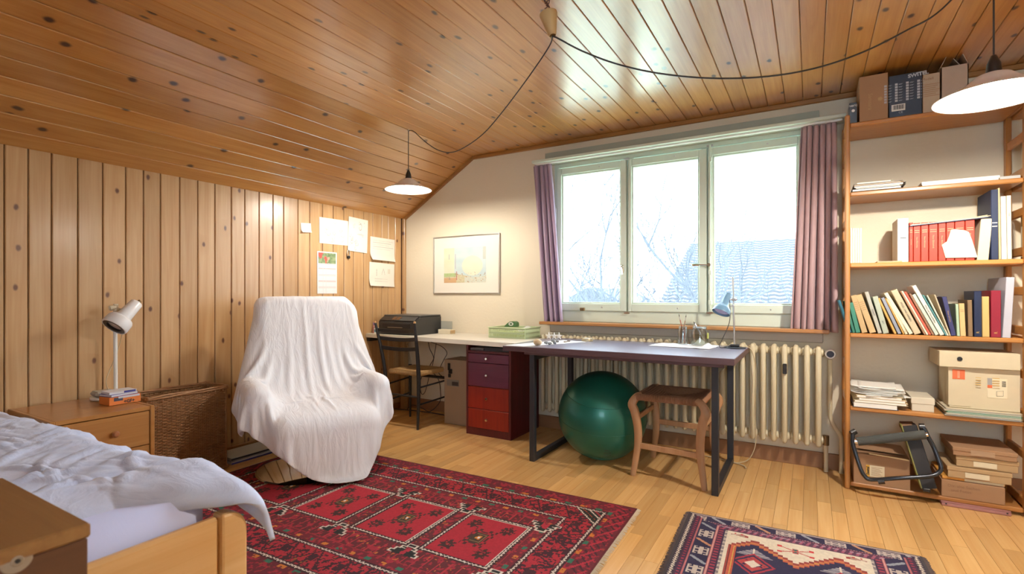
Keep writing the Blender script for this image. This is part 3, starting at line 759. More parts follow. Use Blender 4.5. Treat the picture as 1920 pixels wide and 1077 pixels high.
# ------- top of the bookcase
zt = LVT[0]; yf = -.325
def px(x, A=(1560, 80), s=3.847, y=-.325): return at(A[0] + x / s, 0, y=y).x
def pz(y_, x, A=(1560, 80), s=3.847, y=-.325): return at(A[0] + x / s, A[1] + y_ / s, y=y).z
t, R, d = carton('small_box', 'small black box standing at the left end on top of the bookcase', 'box', px(124), px(182), yf, -.2, zt, pz(432, 150), M['blackplastic'])
lettering('nero', .022, frame(R @ Vector((0, -d[1] - .001, d[2] * .85)), (1, 0, 0), (0, 0, 1)), M['white'], t)
MB().lathe([(0, 0), (.008, 0), (.008, .001), (0, .001)], (0, 0, 0), 16, R @ Matrix.Translation((0, -d[1] - .001, d[2] * .6)) @ Matrix.Rotation(-pi / 2, 4, 'X')).build('round_mark', M['white'], t)
t, R, d = carton('cardboard_box', 'upright brown cardboard box on top of the bookcase next to the small black box', 'box', px(197), px(404), yf, -.12, zt, pz(232, 300), M['card'])
lettering('Samsara', .028, frame(R @ Vector((-.015, -d[1] - .001, d[2] * .42)), (0, 0, -1), (1, 0, 0)), M['cardlight'], t)
MB().lathe([(0, 0), (.012, 0), (.012, .001), (0, .001)], (0, 0, 0), 5, R @ Matrix.Translation((.03, -d[1] - .001, d[2] * .45)) @ Matrix.Rotation(-pi / 2, 4, 'X')).build('emblem', M['cardlight'], t)
t, R, d = carton('printed_box', 'dark blue printed electronics box with icon columns on top of the bookcase', 'box', px(410), px(650), yf, -.12, zt, pz(225, 520), colmat((.009, .013, .028, 1), .4))
wht = plain('grey_print', (.45, .46, .48, 1), .6)
lettering('SWITEL', .026, frame(R @ Vector((.055, -d[1] - .001, d[2] * .93)), (1, 0, .08), (0, 0, 1)), wht, t, bold=.0012)
for cx in range(4):
    for cy in range(7):
        o = R @ Vector((-.085 + cx * .048, -d[1] - .001, d[2] * (.78 - .065 * cy)))
        MB().box(o.x - .008, o.x + .004, o.y, o.y + .001, o.z - .006, o.z + .005).box(o.x + .008, o.x + .026, o.y, o.y + .001, o.z - .001, o.z).box(o.x + .008, o.x + .022, o.y, o.y + .001, o.z - .004, o.z - .003).build('icon', wht, t)
o = R @ Vector((-.03, -d[1] - .001, d[2] * .22)); m = MB()
m.box(o.x - .03, o.x + .03, o.y + .0002, o.y + .001, o.z - .018, o.z + .018)
bb = m.build('barcode_field', M['paper'], t)
m = MB()
for i in range(14): m.box(o.x - .024 + i * .0036, o.x - .0225 + i * .0036 + .0008 * (i % 3), o.y - .0004, o.y + .0001, o.z - .010, o.z + .014)
m.build('bars', M['ink'], bb)
lettering('CE', .016, frame(R @ Vector((-.02, -d[1] - .001, d[2] * .1)), (1, 0, 0), (0, 0, 1)), wht, t)
t, R, d = carton('printed_box', 'narrow pale beige printed box on top of the bookcase near the hanging lamp', 'box', px(655), px(778), yf, -.12, zt, pz(225, 700), colmat((.46, .36, .25, 1)))
for k in range(7):
    o = R @ Vector((0, -d[1] - .001, d[2] * (.72 - .05 * k))); MB().box(o.x - .035, o.x + (.035 - .008 * (k % 3)), o.y, o.y + .001, o.z, o.z + .0025).build('text_line', M['card'], t)
lettering('Modell', .018, frame(R @ Vector((-.015, -d[1] - .001, d[2] * .87)), (1, 0, 0), (0, 0, 1)), M['carddark'], t)
x0, x1 = px(785), px(985); zt1 = pz(165, 880)
t = thing('open_carton', 'open grey brown carton with raised flaps on top of the bookcase behind the hanging lamp', 'box', ((x0 + x1) / 2, -.22, zt))
c_ = colmat((.44, .34, .26, 1))
MB().box(x0, x1, yf, yf + .004, zt, zt1).box(x0, x1, -.124, -.12, zt, zt1).box(x0, x0 + .004, yf, -.12, zt, zt1).box(x1 - .004, x1, yf, -.12, zt, zt1).box(x0, x1, yf, -.12, zt, zt + .004).build('body', c_, t)
MB().obox(((x0 + .012), -.22, zt1 + .03), (Vector((.9, 0, -.4)).normalized(), (0, 1, 0), Vector((.4, 0, .9)).normalized()), (.0015, .1, .034)).build('flap', c_, t)
MB().obox(((x1 - .012), -.22, zt1 + .03), (Vector((.9, 0, .35)).normalized(), (0, 1, 0), Vector((-.35, 0, .9)).normalized()), (.0015, .1, .034)).build('flap', c_, t)
MB().obox(((x1 - .035), -.20, zt1 + .028), (Vector((.9, 0, .6)).normalized(), (0, 1, 0), Vector((-.6, 0, .9)).normalized()), (.0015, .08, .03)).build('flap', c_, t)
# ------- shelf 5 : paper stack, small box, archive boxes
zs = LVT[4]
z = zs
lay = [((.10, .11, .16, 1), 3.675, 3.885, .026, 'blue grey spined ring binder lying at the bottom of the paper pile'), ((.70, .58, .36, 1), 3.68, 3.925, .012, 'cream folder bursting with papers low in the pile'), ((.72, .60, .38, 1), 3.70, 3.92, .014, 'cream cardboard folder in the middle of the pile'), ((.68, .55, .34, 1), 3.69, 3.905, .013, 'tan folder just under the white papers of the pile')]
for c, a, b, h, l in lay:
    q = thing('folder', l, 'folder', ((a + b) / 2, -.2, z), 0, 'folders in the paper pile on the lower shelf')
    MB().box(a, b, -.338, -.06, z, z + .0015).box(a, b, -.334, -.06, z + h - .0015, z + h).build('cover', colmat(c), q)
    MB().box(a + .006, b - .008, -.336, -.07, z + .0015, z + h - .0015).build('pages', M['paper'], q)
    z += h + .001
G = 'loose white papers on the pile'
for i in range(11):
    r = rnd.uniform(-.25, .25); cx = 3.79 + rnd.uniform(-.012, .03); c, s = cos(r), sin(r)
    P = []
    for k in range(7):
        row = []
        for l in range(7):
            u, v = (k / 6 - .5) * .21, (l / 6 - .5) * .26
            bend = .016 * max(0, abs(k / 6 - .5) * 2 - .75) * (1 if i % 3 else -.0)
            row.append((min(max(cx + u * c - v * s, 3.668), 3.955), -.20 + u * s + v * c, z + .0045 * i + .002 * sin(5 * u * 20 + i) * .3 + bend + .022 * max(0, .3 - k / 6) * (i % 2)))
        P.append(row)
    MB().grid(P).build('paper_sheet', M['paper'], None, smooth=True, solid=.0016, label=['lowest crumpled white sheet', 'second lowest white sheet', 'third white sheet from the bottom', 'slightly turned fourth white sheet', 'fifth white sheet from the bottom', 'middle white sheet', 'fifth white sheet from the top', 'bent fourth white sheet from the top', 'third white sheet from the top', 'second white sheet from the top', 'topmost white sheet'][i] + ' on the paper pile of the lower shelf', cat='paper', group=G, fix=False)
t, R, d = carton('small_box', 'small white carton between the paper pile and the archive box', 'box', 3.945, 4.04, -.30, -.10, zs, zs + .075, colmat((.68, .63, .50, 1)), lid=.035)
z = zs
def sx(x, s=16 / 3, y=-.335): return at(1560 + x / s, 0, y=y).x
for i, (c, l) in enumerate((((.28, .24, .18, 1), 'grey brown folder lowest under the archive box'), ((.60, .52, .36, 1), 'cream folder second under the archive box'), ((.10, .36, .22, 1), 'green folder peeking out under the archive box'), ((.68, .62, .48, 1), 'pale folder third from the top under the archive box'), ((.62, .55, .40, 1), 'beige folder directly under the archive box'))):
    q = thing('folder', l, 'folder', (4.22, -.18, z), 0, 'folders under the archive box')
    a = 4.075 + .006 * (i % 3)
    MB().box(a, 4.375, -.345 + .003 * i, -.05, z, z + .001).box(a, 4.375, -.340, -.05, z + .006, z + .007).box(a, a + .0015, -.34, -.05, z, z + .007).build('cover', colmat(c), q)
    MB().box(a + .004, 4.37, -.336, -.06, z + .001, z + .006).build('pages', M['paper'], q)
    z += .0078
z0b = z + .001
cb = colmat((.62, .54, .37, 1), .75)
t, R, d = carton('archive_box', 'large cream archive box with stickers on the lower shelf', 'box', sx(1172, y=-.31), 4.374, -.31, -.06, z0b, z0b + .212, cb)
a = sx(1172, y=-.31)
MB().box(a - .004, a + .085, -.314, -.311, z0b + .012, z0b + .212).build('flap', cb, t)
orng = plain('orange_print', (.70, .16, .06, 1), .6)
MB().box(a + .012, a + .062, -.3155, -.314, z0b + .15, z0b + .20).build('label_sticker', orng, t)
lettering('BIGSO', .013, frame((a + .037, -.3165, z0b + .175), (0, 0, 1), (-1, 0, 0)), M['cream'], t)
st = MB().box(a + .150, a + .225, -.3115, -.310, z0b + .065, z0b + .165).build('label_sticker', M['cream'], t)
MB().box(a + .150, a + .168, -.3125, -.3115, z0b + .13, z0b + .165).build('label_sticker', colmat((.35, .34, .32, 1)), t)
MB().box(a + .150, a + .168, -.3125, -.3115, z0b + .115, z0b + .13).build('label_sticker', orng, t)
m = MB(); m.tube([(a + .185, -.313, z0b + .075), (a + .185, -.313, z0b + .10), (a + .21, -.313, z0b + .105), (a + .21, -.313, z0b + .078), (a + .185, -.313, z0b + .075)], .0006, 4)
for k in range(5): m.box(a + .205, a + .22, -.3125, -.3115, z0b + .125 + .006 * k, z0b + .128 + .006 * k)
m.build('drawing', M['ink'], t)
z1 = z0b + .2135
t, R, d = carton('flat_box', 'flat cream box with a round black finger hole on the archive box', 'box', sx(1072, y=-.33), 4.368, -.335, -.07, z1, min(z1 + .082, .855), cb, hole=(.26, .55))
# ------- shelf 6
zb = LVT[5]
def sy(x, y=-.33): return at(1560 + x / 4.894, 0, y=y).x
t, R, d = carton('cardboard_box', 'brown cardboard box with a yellow label at the lower left of the bookcase', 'box', 3.68, sy(718), -.33, -.06, zb, zb + .165, M['card'])
MB().obox(((3.68 + sy(718)) / 2 + .03, -.345, zb + .172), (Vector((1, 0, -.06)), Vector((0, 1, -.12)), Vector((0, .12, 1))), (.088, .02, .0015)).build('flap', M['cardlight'], t)
MB().obox(((3.68 + sy(718)) / 2, -.17, zb + .178), (Vector((1, 0, -.03)), (0, 1, 0), (0, 0, 1)), (.118, .1, .0015)).build('flap', M['card'], t)
lb = MB().box(3.738, 3.822, -.3315, -.3302, zb + .045, zb + .108).build('label_sticker', M['cream'], t)
MB().box(3.738, 3.755, -.3322, -.3314, zb + .045, zb + .108).build('label_sticker', colmat((.75, .42, .05, 1)), t)
lettering('Seetal', .019, frame((3.7465, -.3326, zb + .0765), (0, 0, 1), (-1, 0, 0)), M['ink'], t, bold=.0006)
for k in range(7): MB().box(3.762, 3.812 - .006 * (k % 3), -.332, -.3312, zb + .055 + .007 * k, zb + .057 + .007 * k).build('text_line', M['card'], t)
# fitness bar: angled dark board with a bent tube handle and foam roll
t = thing('fitness_step', 'dark folded exercise device with a bent steel tube and a grey foam roll', 'exercise device', (3.88, -.36, zb))
tubm = plain('dark_blue_grey_tube', (.035, .04, .05, 1), .25, metal=.5)
foam = plain('dark_grey_foam', (.07, .075, .07, 1), .9, bump=.3, bscale=200)
def q6(x, y_, yy): return at(1560 + x / 4.894, 760 + y_ / 4.894, y=yy)
pts = [q6(190, 255, -.36), q6(190, 340, -.38), q6(215, 440, -.40), q6(265, 590, -.42), q6(300, 650, -.425), q6(360, 685, -.43), q6(600, 672, -.44), q6(820, 660, -.43), q6(930, 645, -.42), q6(985, 615, -.41), q6(1000, 570, -.40), q6(975, 490, -.39), q6(930, 380, -.375), q6(880, 290, -.37), q6(850, 225, -.365), q6(815, 190, -.36)]
MB().tube(catmull(pts, 6), .0105, 12).build('tube_handle', tubm, t, smooth=50)
MB().cyl(q6(232, 335, -.375), q6(858, 270, -.375), .0235, 20).build('foam_roll', foam, t, smooth=50)
MB().cyl(q6(205, 330, -.375), q6(235, 333, -.375), .017, 16).cyl(q6(855, 272, -.375), q6(878, 268, -.375), .014, 16).build('roll_ring', M['chrome'], t, smooth=50)
for a, b, r in ((q6(175, 262, -.36), q6(215, 240, -.35), .016), (q6(800, 200, -.355), q6(850, 200, -.355), .018), (q6(420, 700, -.43), q6(480, 696, -.43), .017)): MB().cyl(a, b, r, 14).build('rubber_cap', M['blackplastic'], t, smooth=50)
a, b = q6(700, 180, -.30), q6(885, 755, -.36)
b.z = max(b.z, zb + .006)
dv = (b - a).normalized()
MB().obox((a + b) / 2, (dv, Vector((0, -1, 0)).cross(dv).normalized(), Vector((0, -1, 0))), ((b - a).length / 2, .033, .03), .003).build('rail', plain('dark_rail', (.018, .016, .016, 1), .6), t)
MB().obox((a + b) / 2 + Vector((-.034, -.005, 0)), (dv, Vector((0, -1, 0)).cross(dv).normalized(), Vector((0, -1, 0))), ((b - a).length / 2, .003, .035), .001).build('trim_strip', plain('olive_strip', (.25, .25, .06, 1), .5), t)
MB().obox(q6(690, 190, -.27), (Vector((1, 0, .1)).normalized(), (0, 1, 0), (0, 0, 1)), (.03, .05, .015), .002).build('end_block', M['carddark'], t)
MB().box(q6(830, 0, -.39).x, q6(900, 0, -.39).x, -.404, -.392, zb + .028, zb + .046, .003).build('bracket', M['blackplastic'], t)
bx = [('brown shoe size box with pencil writing, lowest right in the bookcase', 1005, 1590, 0.0, .088, M['card'], 0), ('thin orange printed box between the brown boxes', 1010, 1590, .089, .104, colmat((.70, .33, .06, 1)), 0),
      ('tan flat carton with a white label second from the bottom of the right stack', 1062, 1650, .105, .163, M['cardlight'], 1), ('light tan flat carton with a white label second from the top of the right stack', 1142, 1712, .1645, .222, M['cardlight'], 1), ('brown flat carton with a tape label on top of the right stack', 1112, 1700, .2235, .268, M['card'], 1)]
for i, (l, a, b, z0, z1, mt, stk) in enumerate(bx):
    yy = -.335 + .012 * (i % 2); x0, x1 = sy(a, yy), min(sy(b, yy), 4.376)
    t, R, d = carton('carton', l, 'box', x0, x1, yy, -.05, zb + z0 + .001, zb + z1, mt, lid=.0 if i in (0, 1) else .02, group='cartons stacked at the lower right')
    if stk: MB().box(x0 + (x1 - x0) * .28, x0 + (x1 - x0) * .66, yy - .0045, yy - .0032, zb + z0 + .010, zb + z0 + .036).build('label_sticker', M['cream'] if i != 4 else colmat((.42, .28, .17, 1)), t)
    if i == 1:
        MB().box(x0 + .09, x1 - .003, yy - .001, yy, zb + z0 + .002, zb + z1 - .001).build('label_sticker', M['cream'], t)
    if i == 0:
        lettering('Div. alte Sachen', .02, frame(((x0 + x1) / 2 - .035, yy - .001, zb + .062), (1, 0, 0), (0, 0, 1)), M['carddark'], t)
        lettering('und Fotos', .02, frame(((x0 + x1) / 2 - .045, yy - .001, zb + .04), (1, 0, 0), (0, 0, 1)), M['carddark'], t)
t = thing('flat_case', 'flat pink plastic case on the floor under the bookcase', 'case', (4.2, -.2, 0))
pk = plain('pink_plastic', (.42, .20, .19, 1), .45)
MB().box(4.06, 4.33, -.36, -.08, .0, .018, .004).build('body', pk, t); MB().box(4.06, 4.33, -.36, -.08, .019, .017 + .002 if False else .0195, 0).box(4.065, 4.325, -.356, -.085, .0195, .0197).build('lid', pk, t)
MB().box(4.075, 4.082, -.362, -.36, .010, .016).box(4.31, 4.317, -.362, -.36, .010, .016).build('latch', M['blackplastic'], t)
# second bay, seen through the ladder side
for i, (x, h, c, l) in enumerate(((4.43, .23, (.70, .66, .52, 1), 'tall cream volume in the next bay behind the right upright'), (4.47, .26, (.74, .70, .60, 1), 'taller off white volume in the next bay behind the right upright'), (4.52, .25, (.60, .55, .42, 1), 'beige volume further right in the next bay'))):
    book((x, -.30, LVT[1] + .0005), 0, .034, h, .2, c, l, 'volumes in the next bay')
for i, (x, h, c, l) in enumerate(((4.43, .24, (.70, .66, .5, 1), 'cream volume on the middle shelf of the next bay'), (4.475, .25, (.5, .3, .12, 1), 'orange brown volume on the middle shelf of the next bay'))):
    book((x, -.30, LVT[2] + .0005), 0, .034, h, .2, c, l, 'volumes in the next bay')

# ------------------------------------------------------------------ dark work table
TZ = .762
MT = plain('plum_grey_linoleum', (.20, .185, .245, 1), .3, var=.08, scale=5, spec=.8, coat=.3)
ME = wood('plum_brown_edge', (.16, .085, .095, 1), (.10, .05, .06, 1), along='x', across='z', rough=.45)
t = thing('work_table', 'large dark plum work table on black steel frames under the window', 'table', (2.41, -.5, 0))
MB().box(1.69, 3.125, -.882, -.142, TZ - .0365, TZ - .002, .002).build('table_top', ME, t)
MB().box(1.692, 3.123, -.880, -.144, TZ - .002, TZ, .001).build('linoleum_surface', MT, t)
MB().box(1.84, 3.07, -.855, -.16, TZ - .055, TZ - .0365, .002).build('under_board', ME, t)
for x in (1.885, 3.02):
    m = MB(); y0, y1, zt = -.815, -.205, TZ - .055; a = .018
    m.box(x - a, x + a, y0 - a, y0 + a, 0, zt, .002).box(x - a, x + a, y1 - a, y1 + a, 0, zt, .002).box(x - a, x + a, y0 + a, y1 - a, 0, .036, .002).box(x - a, x + a, y0 + a, y1 - a, zt - .036, zt, .002)
    m.build('leg_frame', plain('black_steel_frame', (.02, .022, .028, 1), .45), t)
# ------------------------------------------------------------------ white desk board
DZ = .752
t = thing('desk', 'long white painted desk board running from the left corner to the dark table', 'desk', (.85, -.3, 0))
MB().prism([(0.003, -.50), (1.684, -.635), (1.684, -.145), (1.555, -.145), (1.555, -.003), (0.003, -.003)], 'z', DZ - .034, DZ).build('desk_top', plain('worn_white_paint', (.72, .68, .58, 1), .45, var=.05, bump=.05), t)
MB().box(.003, .04, -.49, -.035, DZ - .07, DZ - .035, .003).build('wall_cleat', M['black'], t)
MB().box(.045, .10, -.10, -.045, 0, DZ - .035, .003).build('post', wood('pale_post', (.60, .40, .2, 1), (.5, .3, .12, 1), along='z', across='x'), t)
MB().obox((.27, -.20, DZ - .075), (Vector((1, 0, .55)).normalized(), (0, 1, 0), Vector((-.55, 0, 1)).normalized()), (.05, .008, .006)).build('brace', M['cardlight'], t)
# ------------------------------------------------------------------ drawer pedestal
PX0, PX1, PY0, PY1, PZ = 1.112, 1.525, -.495, -.04, .712
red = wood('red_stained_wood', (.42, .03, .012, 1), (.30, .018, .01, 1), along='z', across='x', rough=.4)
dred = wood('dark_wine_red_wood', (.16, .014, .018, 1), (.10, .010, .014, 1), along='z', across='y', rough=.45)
pur = wood('red_wood_shaded_plum', (.20, .035, .085, 1), (.15, .026, .065, 1), along='x', across='z', rough=.4)  # shade over the upper drawers painted in as plum; the wood is red
t = thing('drawer_pedestal', 'red wooden drawer pedestal with four drawers, upper two tinted plum as shade, under the white desk', 'drawer unit', ((PX0 + PX1) / 2, (PY0 + PY1) / 2, 0))
m = MB()
m.box(PX0, PX0 + .018, PY0, PY1, 0, PZ, .002).box(PX1 - .018, PX1, PY0, PY1, 0, PZ, .002).box(PX0 + .018, PX1 - .018, PY1 - .01, PY1, 0, PZ).box(PX0 + .018, PX1 - .018, PY0, PY1 - .01, .645, .663, .001).box(PX0 + .018, PX1 - .018, PY0 + .004, PY1 - .01, 0.0, .055)
m.build('carcass', dred, t)
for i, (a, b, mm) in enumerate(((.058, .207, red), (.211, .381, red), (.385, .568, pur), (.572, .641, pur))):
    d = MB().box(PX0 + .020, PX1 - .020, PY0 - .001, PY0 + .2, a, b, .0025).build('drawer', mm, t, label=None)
    kz = (a + b) / 2; kx = (PX0 + PX1) / 2 - .005
    MB().lathe([(0, .024), (.009, .023), (.0125, .018), (.0125, .012), (.006, .008), (.006, 0)], (0, 0, 0), 20, Matrix.Translation((kx, PY0 - .001, kz)) @ Matrix.Rotation(pi / 2, 4, 'X')).build('knob', M['chrome'], d, smooth=40)
t = thing('folder', 'black flat folder lying in the open slot of the red pedestal', 'folder', (1.40, -.3, .6635))
MB().box(1.27, 1.50, -.485, -.12, .6635, .667).box(1.27, 1.50, -.485, -.12, .688, .692).box(1.498, 1.501, -.485, -.12, .6635, .692).build('cover', M['blackplastic'], t)
MB().box(1.275, 1.495, -.48, -.13, .667, .688).build('pages', colmat((.03, .03, .035, 1)), t)
t = thing('paper_stack', 'thin grey paper stack at the left of the pedestal slot', 'papers', (1.19, -.3, .6635))
MB().box(1.135, 1.262, -.47, -.15, .6635, .676).build('sheets', colmat((.16, .13, .13, 1)), t); MB().box(1.135, 1.262, -.468, -.15, .6765, .680).build('top_sheet', colmat((.3, .27, .25, 1)), t)
# cardboard box under the desk
x0, x1 = at(833, 700, y=-.33).x, 1.10
t = thing('wooden_case', 'grey brown board box with a black clasp under the desk beside the red pedestal', 'box', ((x0 + x1) / 2, -.22, 0))
zt = at(845, 676, y=-.33).z
bm_ = plain('grey_brown_board', (.34, .235, .15, 1), .75, var=.08)
MB().box(x0, x1, -.33, -.10, 0, zt, .003).build('body', bm_, t)
MB().box(x0 - .002, x1, -.332, -.09, zt - .001, zt + .006, .002).build('lid', bm_, t)
m = MB()
for k, (u, v, a, b) in enumerate(((.055, .90, .012, .03), (.07, .83, .018, .02), (.06, .76, .012, .015))): m.box(x0 + u - a, x0 + u + a, -.342, -.33, zt * v - b, zt * v + b, .003)
m.build('clasp', M['black'], t)
MB().box(x0 + .03, x0 + .155, -.3322, -.330, zt * .60, zt * .70).build('label_sticker', colmat((.22, .20, .17, 1)), t)
MB().box(x0 + .085, x0 + .15, -.3335, -.3322, zt * .61, zt * .67).build('label_sticker', colmat((.06, .05, .05, 1)), t)
# cables below the desk
def cable(name, pts, r, mat, label, k=8, cat='cable', group=None):
    return MB().tube(catmull(pts, k), r, 6).build(name, mat, None, smooth=True, label=label, cat=cat, group=group, fix=False)
def P(x, y, yy=-.15): return at(x, y, y=yy)
cable('power_cable', [P(803, 642), P(806, 655), P(813, 672), P(806, 690), P(822, 712, -.2), P(826, 735), P(824, 755), P(806, 772), P(790, 765), P(772, 760), P(762, 770)], .0035, M['wire'], 'black cable hanging in a loop from the desk behind the black chair')
cable('power_cable', [P(808, 642), P(828, 650), P(838, 662), P(832, 675), P(826, 688), P(823, 700, -.25), P(829, 706, -.25)], .003, M['wire'], 'black cable looping just left of the board box under the desk')
cable('power_cable', [P(818, 644), P(815, 662), P(812, 680), P(805, 705), P(797, 735), P(790, 738), P(788, 715), P(800, 690)], .003, M['wire'], 'thin black cable curling behind the seat of the black chair')
cable('extension_cable', [(.05, -.18, .012), (.3, -.13, .01), (.5, -.12, .009), (.72, -.14, .009)], .005, M['wire'], 'black extension cable lying along the baseboard under the desk')
cable('light_cable', [P(762, 642), P(765, 655), P(770, 670), P(774, 690), P(776, 700)], .0022, M['wirelight'], 'thin cream cable hanging left under the white desk')

# ------------------------------------------------------------------ rush seats
def rush(x0, x1, y0, y1, z, sag, pitch, r, mat, parent, corner=None):
    m = MB(); n = int(min(x1 - x0, y1 - y0) / 2 / pitch)
    cx, cy = (x0 + x1) / 2, (y0 + y1) / 2; hx, hy = (x1 - x0) / 2, (y1 - y0) / 2
    for i in range(n + 1):
        a, b = hx - i * pitch, hy - i * pitch
        if a <= 0 or b <= 0: break
        e = i / n
        zz = z - sag * sin(pi / 2 * min(1, e * 1.2)) + (.0015 if i % 2 else 0)
        c = [(cx - a, cy - b), (cx, cy - b), (cx + a, cy - b), (cx + a, cy), (cx + a, cy + b), (cx, cy + b), (cx - a, cy + b), (cx - a, cy)]
        pts = [(px_, py_, zz - sag * .25 * (0 if j % 2 == 0 else 1)) for j, (px_, py_) in enumerate(c)] + [(c[0][0], c[0][1], zz)]
        m.tube(pts, r, 5, False)
    # front and side wraps
    for i in range(int((x1 - x0) / pitch)):
        x = x0 + (i + .5) * pitch; j = .0012 * ((i * 7) % 3)
        for yy, s in ((y0, -1), (y1, 1)): m.tube([(x, yy, z + .002), (x, yy + s * (.011 + j), z - .012), (x, yy + s * .006, z - .030), (x, yy - s * .02, z - .034)], r, 4, False)
    for i in range(int((y1 - y0) / pitch)):
        y = y0 + (i + .5) * pitch; j = .0012 * ((i * 5) % 3)
        for xx, s in ((x0, -1), (x1, 1)): m.tube([(xx, y, z + .002), (xx + s * (.011 + j), y, z - .012), (xx + s * .006, y, z - .030), (xx - s * .02, y, z - .034)], r, 4, False)
    m.box(x0 + .004, x1 - .004, y0 + .004, y1 - .004, z - .032, z - sag - .012)
    return m.build('woven_seat', mat, parent, smooth=True, kind='stuff', fix=False)
# black ladder-back chair
rushm = plain('straw_rush', (.42, .25, .095, 1), .8, var=.3, scale=60)
t = thing('rush_chair', 'black painted ladder back chair with a straw seat facing the white desk', 'chair', (.54, -.46, 0), radians(2))
bk = M['black']
def leg(a, b, r0, r1, nm='leg', n=10, mid=None, rm=None):
    pts = [a] + ([mid] if mid else []) + [b]
    if mid: pts = catmull(pts, 8)
    return MB().tube(pts, r0, n, True, lambda s: r0 + (r1 - r0) * s if rm is None else (r0 + (rm - r0) * s * 2 if s < .5 else rm + (r1 - rm) * (s - .5) * 2)).build(nm, bk, t, smooth=50)
def X(x, y, z): return Vector((x, y, z))
bl, br_ = (.368, -.632), (.712, -.612)
leg(X(bl[0], bl[1], 0), X(bl[0] - .055, bl[1] - .055, .865), .010, .011, 'back_post', 12, X(bl[0] - .004, bl[1] + .006, .44), .017)
leg(X(br_[0], br_[1], 0), X(br_[0] + .012, br_[1] - .05, .872), .010, .011, 'back_post', 12, X(br_[0] + .004, br_[1] + .006, .44), .018)
for bx_, by_, bz_ in ((bl[0] - .055, bl[1] - .055, .862), (br_[0] + .012, br_[1] - .05, .869)):
    MB().lathe([(.0105, 0), (.011, .008), (.008, .017), (0, .02)], (bx_, by_, bz_), 12).build('finial', plain('worn_orange_tip', (.5, .28, .12, 1), .5) if 'worn_orange_tip' not in bpy.data.materials else bpy.data.materials['worn_orange_tip'], t, smooth=50)
leg(X(.352, -.30, 0), X(.352, -.30, .475), .009, .016, 'leg')
leg(X(.745, -.262, 0), X(.745, -.262, .475), .009, .016, 'leg')
def stretch(a, b, r=.0075): return MB().tube([a, b], r, 8).build('stretcher', bk, t, smooth=50)
for z, r in ((.385, .010), ): stretch(X(.352, -.30, z), X(.745, -.262, z - .01), .013)
for z in (.34, .20): stretch(X(bl[0], bl[1], z), X(.352, -.30, z + .02)); stretch(X(br_[0], br_[1], z), X(.745, -.262, z + .02))
stretch(X(bl[0], bl[1], .27), X(br_[0], br_[1], .265), .009)
for z0, z1, bow in ((.795, .822, .03), (.725, .755, .026), (.645, .675, .022)):
    f = (z0 - .44) / .43
    A = X(bl[0] - .055 * f, bl[1] - .05 * f, 0); B = X(br_[0] + .012 * f, br_[1] - .045 * f, 0)
    m = MB(); rows = []
    for k in range(15):
        s = k / 14; p = A.lerp(B, s); d = bow * sin(pi * s); dz = -.012 * sin(pi * s)
        rows.append([(p.x, p.y + d - .006, z0 + dz), (p.x, p.y + d + .006, z0 + dz), (p.x, p.y + d + .006, z1 + dz), (p.x, p.y + d - .006, z1 + dz), (p.x, p.y + d - .006, z0 + dz)])
    m.grid(rows); m.build('back_slat', bk, t, smooth=30)
rush(.385, .715, -.592, -.285, .468, .012, .0085, .0046, rushm, t)

# ------------------------------------------------------------------ stool
t = thing('rush_stool', 'wooden stool with curved legs and a brown woven rush seat beside the green ball', 'stool', (2.745, -.55, 0))
sw = wood('pale_reddish_stool_wood', (.66, .38, .20, 1), (.55, .29, .13, 1), along='z', across='x', rough=.5)
def cleg(bx, by, sx_, sy_):
    # curved bowed square leg
    path = [(-.012, -.010, 0, .015), (.002, .0, .10, .0175), (.014, .008, .20, .021), (.012, .006, .30, .0225), (-.004, -.002, .39, .024), (-.018, -.008, .435, .024), (.006, .006, .478, .021), (.035, .02, .492, .017)]
    pts = [Vector((bx + sx_ * p[0], by + sy_ * p[1], p[2])) for p in path]
    c = catmull(pts, 5); n = len(c); m = MB(); rows = []
    for i, p in enumerate(c):
        f = i / (n - 1) * (len(path) - 1); k = min(int(f), len(path) - 2); w_ = path[k][3] + (path[k + 1][3] - path[k][3]) * (f - k)
        w2 = w_ * .78
        tg = (c[min(i + 1, n - 1)] - c[max(i - 1, 0)]).normalized(); ax = Vector((1, 0, 0)); ax = (ax - tg * ax.dot(tg)).normalized(); ay = tg.cross(ax)
        rows.append([p + ax * w_ * a + ay * w2 * b for a, b in ((-1, -.6), (-.6, -1), (.6, -1), (1, -.6), (1, .6), (.6, 1), (-.6, 1), (-1, .6), (-1, -.6))])
    m.grid(rows); b = len(m.v)
    m.v += [tuple(p) for p in rows[0][:8]] + [tuple(p) for p in rows[-1][:8]]
    m.f += [tuple(range(b, b + 8)), tuple(range(b + 8, b + 16))]
    m.build('leg', sw, t, smooth=40)
for bx, by, a, b in ((2.55, -.735, 1, 1), (2.945, -.765, -1, 1), (2.565, -.355, 1, -1), (2.955, -.375, -1, -1)): cleg(bx, by, a, b)
for a, b, z in (((2.565, -.73), (2.93, -.76), .185), ((2.575, -.36), (2.94, -.38), .255)):
    MB().obox(((a[0] + b[0]) / 2, (a[1] + b[1]) / 2, z), ((Vector((b[0] - a[0], b[1] - a[1], 0))).normalized(), Vector((a[1] - b[1], b[0] - a[0], 0)).normalized(), (0, 0, 1)), (.185, .009, .017), .003).build('stretcher', sw, t)
for x in (2.558, 2.945): MB().box(x - .009, x + .009, -.73, -.37, .335, .366, .003).build('stretcher', sw, t)
rush(2.56, 2.935, -.745, -.37, .497, .022, .0085, .0046, plain('brown_rush', (.30, .15, .08, 1), .8, var=.3, scale=60), t)

